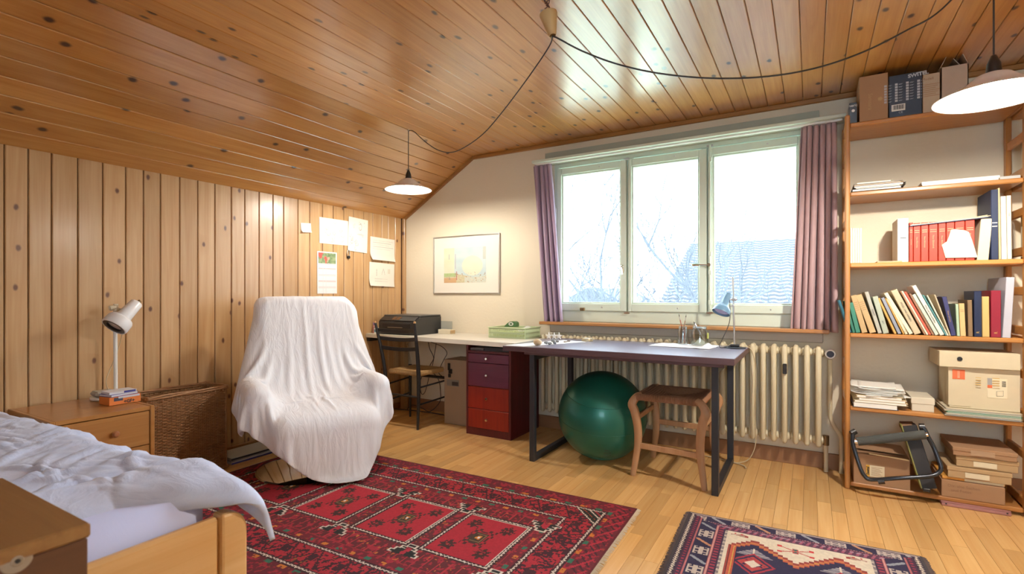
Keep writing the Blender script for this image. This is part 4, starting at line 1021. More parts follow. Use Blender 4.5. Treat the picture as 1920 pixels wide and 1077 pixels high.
# ------------------------------------------------------------------ exercise ball
gm = plain('metallic_green_vinyl', (.010, .13, .095, 1), .36, var=.03, metal=.35, coat=.2)
t = thing('exercise_ball', 'large shiny dark green exercise ball under the dark table', 'ball', (2.262, -.532, 0))
R_ = .293; m = MB(); prof = []
for k in range(49):
    a = -pi / 2 + pi * k / 48; r = R_ * cos(a)
    prof.append((max(r, 0), R_ + R_ * sin(a)))
tilt = Matrix.Translation((2.262, -.532, R_)) @ Matrix.Rotation(radians(14), 4, (0.86, .5, .2)) @ Matrix.Translation((0, 0, -R_))
m.lathe(prof, (0, 0, 0), 64, tilt); m.build('ball_shell', gm, t, smooth=True)
for f in (.0, .55, -.72):
    m = MB(); rr = sqrt(1 - f * f) * (R_ + .0003)
    m.tube([tilt @ Vector((rr * cos(a), rr * sin(a), R_ + R_ * f)) for a in np.linspace(0, 2 * pi, 81)], .0018, 6, False); m.build('seam_ridge', gm, t, smooth=True)
o = Vector((2.262, -.532, R_)); dr = Vector((.42, -.80, -.62)).normalized(); xx = Vector((0, 0, 1)).cross(-dr).normalized() * -1
fm = frame(o + dr * (R_ + .001), Vector((0, 0, 1)).cross(dr), Vector((0, 0, 1)))
for k in range(3): lettering('safety ball' if k else 'BALL', .012 if k else .016, fm @ Matrix.Translation((0, -.016 * k, 0)), M['black'], t)

# ------------------------------------------------------------------ printer and small things on the desk
t = thing('printer', 'black inkjet printer on the white desk in the left corner', 'printer', (.36, -.33, DZ))
x0, x1, y0, y1 = .135, .565, -.485, -.12
bp = plain('printer_charcoal', (.028, .027, .026, 1), .38, var=.03, bump=.04, bscale=500)
MB().prism([(y0 + .015, DZ), (y1, DZ), (y1, DZ + .155), (y0 + .075, DZ + .155), (y0 + .01, DZ + .115), (y0 + .01, DZ + .05)], 'x', x0, x1).build('body', bp, t, bevel=.006)
MB().box(x0 + .006, x1 - .004, y0 + .07, y1, DZ + .156, DZ + .170, .005).build('scanner_lid', plain('printer_lid_grey', (.05, .05, .048, 1), .35, bump=.04, bscale=500), t)
a = Vector((0, y0 + .0075, DZ + .118)); b = Vector((0, y0 + .073, DZ + .158)); dv = (b - a).normalized(); nn = Vector((1, 0, 0)).cross(dv)
cx = (x0 + x1) / 2
MB().obox(((x0 + x1) / 2, (a.y + b.y) / 2, (a.z + b.z) / 2 + .002), ((1, 0, 0), dv, nn), (.205, .035, .003), .002).build('control_panel', M['blackplastic'], t)
d_ = MB().obox((cx - .02, (a.y + b.y) / 2 - .003, (a.z + b.z) / 2 + .006), ((1, 0, 0), dv, nn), (.045, .02, .001)).build('display', emit('printer_display', (.30, .13, .05, 1), .8), t)
MB().obox((cx - .02, (a.y + b.y) / 2 - .003, (a.z + b.z) / 2 + .0075), ((1, 0, 0), dv, nn), (.004, .018, .0003)).obox((cx - .02, (a.y + b.y) / 2 - .003, (a.z + b.z) / 2 + .0075), ((1, 0, 0), dv, nn), (.043, .002, .0003)).build('menu_lines', M['black'], d_)
MB().box(x0 + .04, x1 - .04, y0 - .005, y0 + .03, DZ + .012, DZ + .022, .002).build('paper_tray', M['blackplastic'], t)
MB().box(x0 + .05, x1 - .05, y0 + .006, y0 + .012, DZ + .06, DZ + .10, .002).build('output_slot', M['black'], t)
MB().box(x0 + .12, x1 - .14, y0 - .002, y0 + .01, DZ + .062, DZ + .066).build('slot_lip', M['steel'], t)
t = thing('mini_bottle', 'small clear bottle with a purple cap at the left wall on the desk', 'bottle', (.045, -.44, DZ))
MB().lathe([(0, 0), (.016, 0), (.017, .05), (.012, .07), (.008, .075), (0, .075)], (.045, -.44, DZ), 16).build('bottle_body', plain('amber_gel', (.35, .15, .12, 1), .2), t, smooth=40)
MB().cyl((.045, -.44, DZ + .075), (.045, -.44, DZ + .098), .009, 14).build('cap', plain('violet_cap', (.25, .12, .30, 1), .4), t)
t = thing('card_box', 'small white card box with blue print left of the printer', 'box', (.09, -.43, DZ))
MB().box(.065, .122, -.46, -.40, DZ, DZ + .052, .001).build('body', M['paper'], t); MB().box(.07, .10, -.4615, -.46, DZ + .012, DZ + .035).build('label_sticker', colmat((.10, .22, .30, 1)), t)
t = thing('paper_holder', 'white paper standing behind the printer against the wall', 'paper', (.27, -.05, DZ))
a_, b_ = at(720, 583, y=-.06), at(748, 600, y=-.06)
MB().box(a_.x, b_.x, -.062, -.058, DZ, a_.z + .002).build('sheet', M['paper'], t)
a_, b_ = at(711, 588, y=-.08), at(722, 600, y=-.08)
MB().box(a_.x, b_.x, -.085, -.078, DZ, a_.z, .001).build('card', M['black'], thing('black_card', 'small dark card standing behind the printer', 'card', ((a_.x + b_.x) / 2, -.08, DZ)))
t = thing('photo_card', 'grey photo card standing on the desk right of the printer', 'card', (.72, -.12, DZ))
a_, b_ = at(822, 602, y=-.12), at(848, 627, y=-.12)
MB().box(a_.x, b_.x, -.122, -.119, DZ, a_.z).build('card', colmat((.36, .36, .30, 1)), t)
t = thing('tissue_box', 'small cream box in front of the grey photo card on the desk', 'box', (.70, -.18, DZ))
a_, b_ = at(824, 616, y=-.18), at(848, 627, y=-.18)
MB().box(a_.x, b_.x, -.20, -.135, DZ, DZ + .04, .002).build('body', colmat((.70, .62, .45, 1)), t)
MB().box(b_.x - .008, b_.x + .002, -.202, -.14, DZ + .006, DZ + .035, .001).build('end_cap', colmat((.45, .30, .15, 1)), t)
# green plastic basket
t = thing('plastic_basket', 'pale green slotted plastic basket on the right end of the white desk', 'basket', (1.36, -.2, DZ))
gp = plain('pale_green_plastic', (.60, .70, .42, 1), .4)
bx0, bx1, by0, by1, h = 1.205, 1.545, -.31, -.06, .085
m = MB(); m.box(bx0 + .01, bx1 - .01, by0 + .01, by1 - .01, DZ + .001, DZ + .005)
for z in (.001, .036, .072): 
    for (a, b, c, d) in ((bx0, bx1, by0, by0 + .003), (bx0, bx1, by1 - .003, by1), (bx0, bx0 + .003, by0, by1), (bx1 - .003, bx1, by0, by1)): m.box(a, b, c, d, DZ + z, DZ + z + .013)
for i in range(32):
    x = bx0 + (bx1 - bx0) * i / 31 - .002
    for y in (by0, by1 - .003): m.box(x, x + .0045, y, y + .003, DZ + .002, DZ + .08)
for i in range(24):
    y = by0 + (by1 - by0) * i / 23 - .002
    for x in (bx0, bx1 - .003): m.box(x, x + .003, y, y + .0045, DZ + .002, DZ + .08)
m.build('slotted_sides', gp, t, fix=False)
MB().box(bx0 - .008, bx1 + .008, by0 - .008, by0 + .003, DZ + .082, DZ + .088, .002).box(bx0 - .008, bx1 + .008, by1 - .003, by1 + .008, DZ + .082, DZ + .088, .002).box(bx0 - .008, bx0 + .003, by0, by1, DZ + .082, DZ + .088, .002).box(bx1 - .003, bx1 + .008, by0, by1, DZ + .082, DZ + .088, .002).build('rim', gp, t)
o = MB().box(bx0 + .02, bx1 - .10, by0 + .03, by1 - .03, DZ + .006, DZ + .045, .004).build('plastic_box', plain('lime_plastic', (.42, .52, .12, 1), .5), None, label='lime green plastic pile filling the slotted basket', cat='box')
t = thing('tape_dispenser', 'dark green tape dispenser lying on top of the slotted basket', 'tape dispenser', (1.37, -.22, DZ + .08))
gd = plain('dark_green_plastic', (.07, .17, .06, 1), .4)
pr = [(-.058, 0), (.05, 0), (.055, .012), (.052, .036), (.035, .046), (-.005, .044), (-.03, .030), (-.058, .006)]
MB().prism([(1.372 + u, DZ + .089 + v) for u, v in pr], 'y', -.245, -.195).build('body', gd, t, bevel=.004)
MB().lathe([(.008, -.027), (.015, -.027), (.015, .027), (.008, .027)], (0, 0, 0), 18, Matrix.Translation((1.378, -.22, DZ + .113)) @ Matrix.Rotation(pi / 2, 4, 'X') @ Matrix.Scale(1.5, 4, (1, 0, 0)), close=True).build('tape_roll', M['white'], t)
t = thing('plastic_bag', 'crumpled clear white plastic bag in the right part of the slotted basket', 'bag', (1.49, -.18, DZ + .01))
m = MB(); P_ = []
for i in range(13):
    row = []
    for j in range(13):
        u, v = i / 12, j / 12; r = noise.noise(Vector((u * 4, v * 4, 3))) * .02
        row.append((bx1 - .092 + u * .086, by0 + .02 + v * .20, DZ + .06 + .035 * sin(pi * u) * sin(pi * v) + r))
    P_.append(row)
m.grid(P_); m.build('crumpled_film', plain('milky_film', (.75, .78, .72, 1), .25, bump=.2, bscale=80), t, smooth=True, solid=.001)

# ------------------------------------------------------------------ things on the dark table
MB().prism([(1.700, -.865), (1.845, -.872), (2.08, -.36), (1.88, -.33)], 'z', TZ, TZ + .0008).build('paper_sheet', M['paper'], None, label='white paper sheet under the stones at the left end of the dark table', cat='paper')
def stone(name, x, y, rx, ry, rz, mat, label, seed, rough=.12, group=None, z0=TZ + .0008):
    m = MB(); P_ = []
    for i in range(13):
        th = pi * i / 12; row = []
        for j in range(21):
            ph = 2 * pi * j / 20; d = Vector((sin(th) * cos(ph), sin(th) * sin(ph), cos(th)))
            k = 1 + rough * noise.noise(d * 1.7 + Vector((seed, 0, 0))) * 1.6
            row.append((x + d.x * rx * k, y + d.y * ry * k, z0 + rz + d.z * rz * k * (1 if d.z > 0 else .98)))
        P_.append(row)
    return m.grid(P_).build(name, mat, None, smooth=True, label=label, cat='stone', group=group)
q = at(1008, 643, z=TZ + .02)
stone('pebble', q.x, q.y, .030, .024, .022, plain('beige_pebble', (.58, .44, .26, 1), .45, var=.1, scale=40), 'egg shaped beige pebble on the white sheet', 1, .05)
gs = plain('speckled_grey_stone', (.22, .24, .26, 1), .7, var=.5, scale=90)
for i, (px_, py_, s, l) in enumerate(((1024, 643, .012, 'small dark grey stone right beside the beige pebble'), (1031, 644, .011, 'small grey stone second from the beige pebble'), (1037, 639, .013, 'grey stone on the back of the small stone heap'), (1040, 643, .010, 'tiny grey stone in front of the stone heap'), (1045, 640, .011, 'grey stone at the right of the stone heap'))):
    q = at(px_, py_, z=TZ + .01); stone('stone', q.x, q.y, s * 1.2, s, s * .8, gs, l, i + 4, .3, 'grey stones on the white sheet')
for i, (px_, py_) in enumerate(((1060, 641), (1066, 640))):
    q = at(px_, py_, z=TZ + .006); stone('stone', q.x, q.y, .014, .008, .005, plain('brown_flake_%d' % i, (.30, .24, .2, 1), .7), ['flat brown stone chip at the right edge of the white sheet', 'small flat stone chip farthest right by the white sheet'][i], 9 + i, .2)
# crocheted white stars
for i, (px_, py_) in enumerate(((1029, 627), (1038, 625), (1046, 629))):
    q = at(px_, py_, y=-.30); m = MB()
    k = 5; pts = []
    for a in range(10):
        r = .030 if a % 2 == 0 else .012
        pts.append((q.x + r * sin(pi * a / 5), q.z + r * cos(pi * a / 5)))
    mn = min(p[1] for p in pts); pts = [(a, b - mn + TZ) for a, b in pts]
    m.prism(pts, 'y', -.302 + .01 * i, -.297 + .01 * i).build('paper_star', M['paper'], None, label=['left white paper star at the back of the dark table', 'middle white paper star at the back of the dark table', 'right white paper star at the back of the dark table'][i], cat='star', group='white paper stars', bevel=.001)
q = at(1100, 643, z=TZ)
t = thing('tin', 'round shallow beige tin on the dark table below the window', 'tin', (q.x, max(q.y, 0) * 0 - .30, TZ))
tx = at(1101, 640, y=-.30).x
MB().lathe([(0, 0), (.040, 0), (.042, .002), (.042, .022), (.0405, .024), (.039, .022), (.039, .004), (0, .004)], (tx, -.30, TZ), 32).build('tin_body', plain('beige_tin', (.45, .38, .25, 1), .35, metal=.3), t, smooth=40)
MB().lathe([(0, 0), (.032, 0), (.030, .013), (.02, .016), (0, .017)], (tx, -.30, TZ + .006), 24).build('white_filling', M['paper'], t, smooth=40)
# cloth
P_ = []
for i in range(31):
    row = []
    for j in range(23):
        u, v = i / 30, j / 22
        x = 2.545 + .385 * u + .03 * v; y = -.43 + .24 * v - .03 * u
        z = TZ + .003 + .004 * max(0, noise.noise(Vector((u * 7, v * 5, 1)))) + .045 * math.exp(-((u - .72) / .09) ** 2 - ((v - .75) / .16) ** 2) + .02 * math.exp(-((u - .86) / .05) ** 2 - ((v - .6) / .2) ** 2)
        row.append((x + .006 * noise.noise(Vector((v * 6, 0, u * 2))), y + .006 * noise.noise(Vector((u * 8, 3, 0))), z))
    P_.append(row)
MB().grid(P_).build('cleaning_cloth', cloth('white_cotton_rag', (.80, .79, .80, 1), wr=.25), None, smooth=True, solid=.0025, label='white rag under the two jars on the dark table', cat='cloth')
def jar(px_, y, r, h, label, rings, fill):
    x = at(px_, 620, y=y).x; t = thing('glass_jar', label, 'jar', (x, y, TZ + .008))
    b = TZ + .008
    pr = [(0, 0), (r * .9, 0), (r, .006), (r, h * .72), (r * .8, h * .84), (r * .8, h * .97), (r * .84, h), (r * .76, h), (r * .74, h * .85), (r * .94, h * .71), (r * .94, .01), (0, .006)]
    MB().lathe(pr, (x, y, b), 32).build('jar_glass', M['jar'], t, smooth=40)
    for k in range(rings): MB().lathe([(r * .81, 0), (r * .87, .002), (r * .81, .004)], (x, y, b + h * (.86 + .055 * k)), 32).build('screw_thread', M['jar'], t, smooth=40)
    if fill: MB().lathe([(0, .007), (r * .93, .011), (r * .93, h * fill), (0, h * fill)], (x, y, b), 32).build('water', glass_mat('murky_water_%d' % px_, (.86, .88, .80, 1), .05), t, smooth=40)
    return x, b
x, b = jar(1280.5, -.27, .034, .122, 'small glass jar holding paint brushes on the white rag', 2, .0)
def brush(p, q, label, hc, tip=True, r=.0028):
    p = Vector(p); q = Vector(q); t = thing('paint_brush', label, 'brush', p, 0, 'brushes in the jars'); d = (q - p)
    MB().tube([p, p + d * .5, p + d * .78], r, 8, True, lambda s: r * (.55 + .6 * s)).build('brush_handle', hc, t, smooth=50)
    MB().tube([p + d * .78, p + d * .90], r, 8).build('ferrule', M['steel'], t, smooth=50)
    MB().tube([p + d * .90, q], r, 8, True, lambda s: r * (1.1 - .9 * s)).build('bristles', M['ink'], t, smooth=50)
rw = plain('reddish_brush_handle', (.35, .07, .04, 1), .4)
brush((x + .014, -.265, b + .012), (x - .026, -.275, b + .205), 'reddish paint brush leaning left in the small jar', rw)
brush((x - .012, -.27, b + .012), (x + .020, -.262, b + .20), 'paint brush leaning right in the small jar', plain('brown_brush_handle', (.35, .2, .1, 1), .4))
brush((x - .004, -.28, b + .012), (x + .008, -.285, b + .11), 'short thick brush standing inside the small jar', plain('blue_grey_brush_handle', (.15, .22, .26, 1), .4), r=.006)
brush((x + .008, -.262, b + .012), (x + .006, -.255, b + .14), 'short reddish brush in the small jar', rw, r=.004)
x, b = jar(1312, -.30, .053, .128, 'large glass jar of water with one brush on the white rag', 2, .55)
MB().box(x + .044, x + .0545, -.31, -.29, b + .045, b + .085, .004).build('yellow_sticker', plain('yellow_green_sticker', (.55, .6, .15, 1), .5), bpy.data.objects['glass_jar.001'])
brush((x + .040, -.30, b + .014), (x - .04, -.295, b + .155), 'grey handled brush leaning left in the large water jar', plain('grey_brush_handle', (.30, .30, .32, 1), .4), r=.005)
# laboratory stand lamp
t = thing('clamp_lamp', 'blue enamel spot lamp clamped to a steel rod stand on the dark table', 'desk lamp', (3.01, -.28, TZ))
bx = at(1378, 645, y=-.28).x
MB().lathe([(0, 0), (.064, 0), (.066, .003), (.062, .007), (.012, .010), (0, .010)], (bx, -.28, TZ), 32).build('foot_plate', M['black'], t, smooth=40)
MB().box(bx - .028, bx + .028, -.305, -.262, TZ + .009, TZ + .024, .005).build('switch_box', M['blackplastic'], t)
tz = at(1374, 520, y=-.28)
MB().cyl((bx - .002, -.28, TZ + .005), (tz.x, -.28, tz.z), .0055, 10).build('stand_rod', M['steel'], t, smooth=50)
ch = at(1376, 562, y=-.28)
MB().cyl((ch.x + .022, -.29, ch.z), (ch.x - .045, -.30, ch.z), .004, 8).cyl((ch.x, -.297, ch.z), (ch.x, -.27, ch.z), .010, 10).box(ch.x - .014, ch.x + .014, -.292, -.27, ch.z - .008, ch.z + .008, .003).build('clamp', M['steel'], t)
MB().cyl((ch.x - .006, -.30, ch.z - .04), (ch.x - .006, -.275, ch.z - .04), .009, 10).build('clamp_knob', M['steel'], t)
blue = plain('sky_blue_enamel', (.16, .30, .45, 1), .25)
a_ = at(1367, 550, y=-.30); b_ = at(1351, 588, y=-.36)
dv = (b_ - a_).normalized(); Mx = frame(a_, dv.cross(Vector((0, 0, 1))), Vector((0, 0, 1)))
zr = dv; xr = zr.cross(Vector((0, 0, 1))).normalized(); yr = zr.cross(xr)
Mx = Matrix([[xr[i], yr[i], zr[i], a_[i]] for i in range(3)] + [[0, 0, 0, 1]])
Lh = (b_ - a_).length
MB().lathe([(0, .0), (.014, .0), (.0185, .006), (.020, .05), (.023, Lh * .55), (.040, Lh * .68), (.052, Lh * .80), (.055, Lh * .97), (.0525, Lh * .97), (.049, Lh * .8), (.038, Lh * .7), (.018, Lh * .56), (0, Lh * .5)], (0, 0, 0), 32, Mx).build('lamp_shade', blue, t, smooth=40)
MB().lathe([(0, Lh * .93), (.038, Lh * .92), (.047, Lh * .88), (.047, Lh * .80), (0, Lh * .8)], (0, 0, 0), 28, Mx).build('reflector_bulb', plain('frosted_lavender_bulb', (.50, .48, .72, 1), .3), t, smooth=40)
cable('lamp_cable', [a_ + Vector((.0, .012, 0)), at(1369, 590, y=-.27), at(1366, 610, y=-.27), at(1355, 635, y=-.28) , (at(1349, 645, y=-.30).x, -.30, TZ + .006), (bx - .05, -.325, TZ + .006), (bx - .03, -.285, TZ + .014)], .0025, M['wire'], 'thin dark cable from the blue lamp head down to the dark table')
cable('lamp_cable', [(bx + .028, -.285, TZ + .014), (bx + .055, -.25, TZ + .006), (3.11, -.20, TZ + .004), (3.142, -.175, TZ - .02), (3.165, -.16, .62), (3.16, -.16, .35), (3.165, -.155, .15), (3.13, -.16, .04), (3.07, -.19, .008), (2.98, -.22, .006)], .0032, M['wirelight'], 'cream cable falling from the table corner in front of the radiator')
cable('extension_cable', [(1.93, -.10, .008), (2.1, -.17, .008), (2.35, -.14, .008), (2.6, -.12, .008), (2.9, -.16, .008), (3.08, -.22, .008), (3.12, -.28, .008)], .004, M['wirelight'], 'pale cable lying on the floor along the radiator')
MB().box(3.30, 3.36, -.10, -.093, .8865, .889, .001).build('pencil', M['steel'], None, label='small grey metal clip lying on the window sill', cat='clip')

# ------------------------------------------------------------------ recliner under the sheet
CX, CY, CR = .70, -1.65, radians(-25)
t = thing('swivel_armchair', 'upholstered swivel armchair hidden under the white sheet with a polished disc base', 'armchair', (.74, -1.66, 0), 0)
MB().lathe([(0, .006), (.30, .006), (.314, .008), (.316, .011), (.30, .015), (.15, .024), (.05, .034), (0, .036)], (.74, -1.66, 0), 64).build('disc_base', plain('bright_chrome_disc', (.62, .58, .52, 1), .05, metal=1, var=.01), t, smooth=60)
MB().cyl((.74, -1.66, .03), (.74, -1.66, .30), .028, 20).build('column', M['black'], t, smooth=50)
MB().box(.66, .82, -1.74, -1.58, .0355, .05, .01).build('column_collar', M['black'], t)
LM = Matrix.Translation((CX + .05, CY + .03, 0)) @ Matrix.Rotation(CR, 4, 'Z')
up = plain('dark_upholstery', (.05, .045, .04, 1), .8)
th = radians(17); u_ = Vector((-sin(th), 0, cos(th))); n_ = Vector((cos(th), 0, sin(th)))
cb_ = Vector((-.20, 0, .36)) + u_ * .36
def LO(c, ax, half, nm, bev):
    R3 = LM.to_3x3(); MB().obox(LM @ Vector(c), [R3 @ Vector(a) for a in ax], half, bev).build(nm, up, t)
LO(cb_ - u_ * .02, (n_, (0, 1, 0), u_), (.05, .25, .335), 'backrest', .04)
LO((.02, 0, .335), ((1, 0, 0), (0, 1, 0), (0, 0, 1)), (.26, .27, .06), 'seat', .05)
for s in (-1, 1): LO((-.04, .335 * s, .43), ((1, 0, 0), (0, 1, 0), (0, 0, 1)), (.18, .035, .09), 'armrest', .03)
LO((.0, 0, .27), ((1, 0, 0), (0, 1, 0), (0, 0, 1)), (.12, .12, .02), 'seat_mount', .01)
# the sheet is dropped over the armchair by a small position based cloth solver (same chair shapes as above, local frame: x = facing)
def rounded_box(P, c, R, h, r):
    q = (P - c) @ R.T; a = np.abs(q) - (h - r); s = np.sign(q); o = np.maximum(a, 0); Ln = np.linalg.norm(o, axis=1)
    d = Ln + np.minimum(a.max(1), 0) - r
    n = np.where(Ln[:, None] > 1e-9, o / np.maximum(Ln, 1e-9)[:, None], (a == a.max(1)[:, None]) * 1.0)
    return d, (n * s) @ R
def drape(steps, dx):
    rng = np.random.default_rng(3); th = np.radians(17)
    u = np.array([-np.sin(th), 0, np.cos(th)]); n = np.array([np.cos(th), 0, np.sin(th)]); I = np.eye(3)
    cb = np.array([-.20, 0, .36]) + u * .36
    B = [(cb + np.array([0, .03, 0]), np.array([n, [0, 1, 0], u]), np.array([.07, .33, .385]), .04)]
    for sg in (-1, 1):
        ph = sg * np.radians(14); u2 = u * np.cos(ph) - np.array([0, 1, 0]) * np.sin(ph)
        B.append((cb - u * .04 + np.array([0, sg * .32 + .02, 0]), np.array([n, np.cross(u2, n), u2]), np.array([.05, .08, .36]), .05))
    B += [(np.array([.04, 0, .345]), np.array([[.985, 0, -.17], [0, 1, 0], [.17, 0, .985]]), np.array([.31, .31, .09]), .085),
          (np.array([-.02, .36, .47]), I, np.array([.21, .06, .10]), .055), (np.array([-.02, -.36, .47]), I, np.array([.21, .06, .10]), .055)]
    top = cb + u * .385
    pts = np.array([[top[0] - .30, .42], [top[0] - .13, top[2]], [top[0] - .02, top[2] + .10], [top[0] + .13, top[2]], [.02, .62], [.16, .60], [.42, .56], [.60, .06]])
    seg = np.r_[0, np.cumsum(np.linalg.norm(np.diff(pts, axis=0), axis=1))]
    Lp = seg[-1] + .02; W = 1.60; nu = int(Lp * 1.03 / dx) + 1; nv = int(W * 1.18 / dx) + 1
    s = np.linspace(0, seg[-1], nu); X = np.zeros((nu, nv, 3))
    X[:, :, 0] = np.interp(s, seg, pts[:, 0])[:, None]; X[:, :, 2] = np.interp(s, seg, pts[:, 1])[:, None]
    yy = np.linspace(-W / 2, W / 2, nv); X[:, :, 1] = yy[None, :] + .05 * (s[:, None] / Lp - .5); X[:, :, 2] -= .10 * np.clip(np.abs(yy) - .3, 0, 9)[None, :]
    X += rng.normal(0, .003, X.shape)
    X[:, :, 0] += .016 * np.sin(X[:, :, 1] * 52 + 3 * np.sin(s[:, None] * 3)); X[:, :, 2] += .008 * np.sin(X[:, :, 1] * 47 + 2 * np.sin(s[:, None] * 5))
    X[:, :, 2] += .01 * np.sin(X[:, :, 1] * 23 + X[:, :, 0] * 9)
    # outline of the sheet: rounded towards the front hem
    uu = np.arange(nu)[:, None] / (nu - 1); y_ = (np.arange(nv)[None, :] / (nv - 1) - .5) * 1.88; t_ = np.clip((uu - .58) / .33, 0, 1)
    w_ = (.76 - .22 * np.clip((.35 - uu) / .3, 0, 1)) * np.sqrt(np.maximum(0, 1 - t_ ** 2.4)) * (1 - .66 * t_ ** 1.7)
    K = (y_ > .13 * t_ ** 2 - w_) & (y_ < w_ * (1 - .30 * t_ ** 1.5) + .09 * t_ ** 2) & (uu < .885) & (uu > .14)
    C = []
    def link(a, b, L, k):
        m = (K[a] & K[b])[..., None] * (.5 * k); C.append((a, b, L, m))
    def half(n, o):
        c = (n - o) // 2
        return slice(o, o + 2 * c, 2), slice(o + 1, o + 2 * c + 1, 2)
    for o in (0, 1):
        a, b = half(nu, o); link((a, slice(None)), (b, slice(None)), dx, 1); a, b = half(nv, o); link((slice(None), a), (slice(None), b), dx, 1)
    for o in (0, 1):
        a, b = half(nu, o); link((a, slice(0, nv - 1)), (b, slice(1, nv)), dx * 2 ** .5, .35); link((a, slice(1, nv)), (b, slice(0, nv - 1)), dx * 2 ** .5, .35)
    for o in range(4):
        i = np.arange(o, nu - 2, 4); link(np.ix_(i, np.arange(nv)), np.ix_(i + 2, np.arange(nv)), dx * 2, .012)
        i = np.arange(o, nv - 2, 4); link(np.ix_(np.arange(nu), i), np.ix_(np.arange(nu), i + 2), dx * 2, .012)
    P = X.copy(); V = np.zeros_like(P); dt = 1 / 90.; g = np.array([0, 0, -9.8]); fx = None
    for st in range(steps):
        V += g * dt; V *= .985; Q = P.copy(); P = P + V * dt
        if st == 18:
            fx = np.zeros(P.shape[:2], bool); cu = int(round((seg[2] + .02) * 1.03 / dx)); fx[cu - 2:cu + 2, nv // 2 - 18:nv // 2 + 19] = True; keep = P[fx].copy()
        for it in range(7):
            if fx is not None: P[fx] = keep
            for a, b, L, k in C:
                d = P[b] - P[a]; D = np.sqrt((d * d).sum(-1, keepdims=True)) + 1e-9; d *= (D - L) / D * k
                P[a] += d; P[b] -= d
        F = P.reshape(-1, 3); F0 = Q.reshape(-1, 3)
        for c, R, h, r in B:
            idx = np.nonzero(np.abs(F - c).max(1) < .55)[0]
            d, nn = rounded_box(F[idx], c, R, h, r); m = d < .008; ii = idx[m]
            F[ii] += nn[m] * (.008 - d[m])[:, None]
            mv = F[ii] - F0[ii]; tv = mv - (mv * nn[m]).sum(1, keepdims=True) * nn[m]; tl = np.linalg.norm(tv, axis=1, keepdims=True)
            F[ii] -= tv * np.where(tl < .006, 1.0, .5)
        m = F[:, 2] < .03; F[m, 2] = .03; F[m, :2] = F0[m, :2]
        P = F.reshape(P.shape); V = (P - Q) / dt
        sp = np.linalg.norm(V, axis=-1, keepdims=True); V *= np.minimum(1, 2.5 / np.maximum(sp, 1e-6))
    Qd = K[:-1, :-1] & K[1:, :-1] & K[:-1, 1:] & K[1:, 1:]
    E = {}
    for i, j in zip(*np.nonzero(Qd)):
        c = [(i, j), (i, j + 1), (i + 1, j + 1), (i + 1, j)]
        for a in range(4): e = tuple(sorted((c[a], c[(a + 1) % 4]))); E[e] = E.get(e, 0) + 1
    nb = {}
    for (a, b), k in E.items():
        if k == 1: nb.setdefault(a, []).append(b); nb.setdefault(b, []).append(a)
    for it in range(14):                      # even out the cut hem
        for a, v in {a: P[a] * .5 + .5 * np.mean([P[b] for b in l], 0) for a, l in nb.items()}.items(): P[a] = v
    return P, Qd
arr, msk = drape(260, .0175)
nu_, nv_ = arr.shape[:2]
me = bpy.data.meshes.new('dust_sheet')
P_ = arr.reshape(-1, 3)
ii, jj = np.nonzero(msk); q_ = ii * nv_ + jj
F_ = np.stack([q_, q_ + 1, q_ + nv_ + 1, q_ + nv_], 1)
used = np.unique(F_); rm = np.full(nu_ * nv_, -1); rm[used] = np.arange(len(used))
P_ = P_[used]; F_ = rm[F_]
# fine creases pressed into the cotton
Nn = np.array([noise.noise(Vector((p[1] * 26, p[0] * 5 + p[2] * 5, 2.0))) for p in P_]); N2 = np.array([noise.noise(Vector((p[0] * 16, p[1] * 16, p[2] * 16))) for p in P_])
P_ = P_ + np.array([.6, 0, .8]) * (.0035 * np.abs(Nn) + .002 * N2)[:, None]
me.from_pydata(P_.tolist(), [], F_.tolist()); me.shade_smooth()
so = bpy.data.objects.new('dust_sheet', me); COL.objects.link(so)
so.location = (CX + .05, CY + .03, 0); so.rotation_euler = (0, 0, CR)
so['label'] = 'crumpled white cotton sheet draped over the swivel armchair'; so['category'] = 'sheet'
me.materials.append(cloth('white_cotton_sheet', (.79, .80, .84, 1), wr=.30, wscale=4.0, fine=.1, stretch=(1.0, 3.2, .8)))
md = so.modifiers.new('subdivision', 'SUBSURF'); md.levels = md.render_levels = 1
md = so.modifiers.new('thickness', 'SOLIDIFY'); md.thickness = .0015

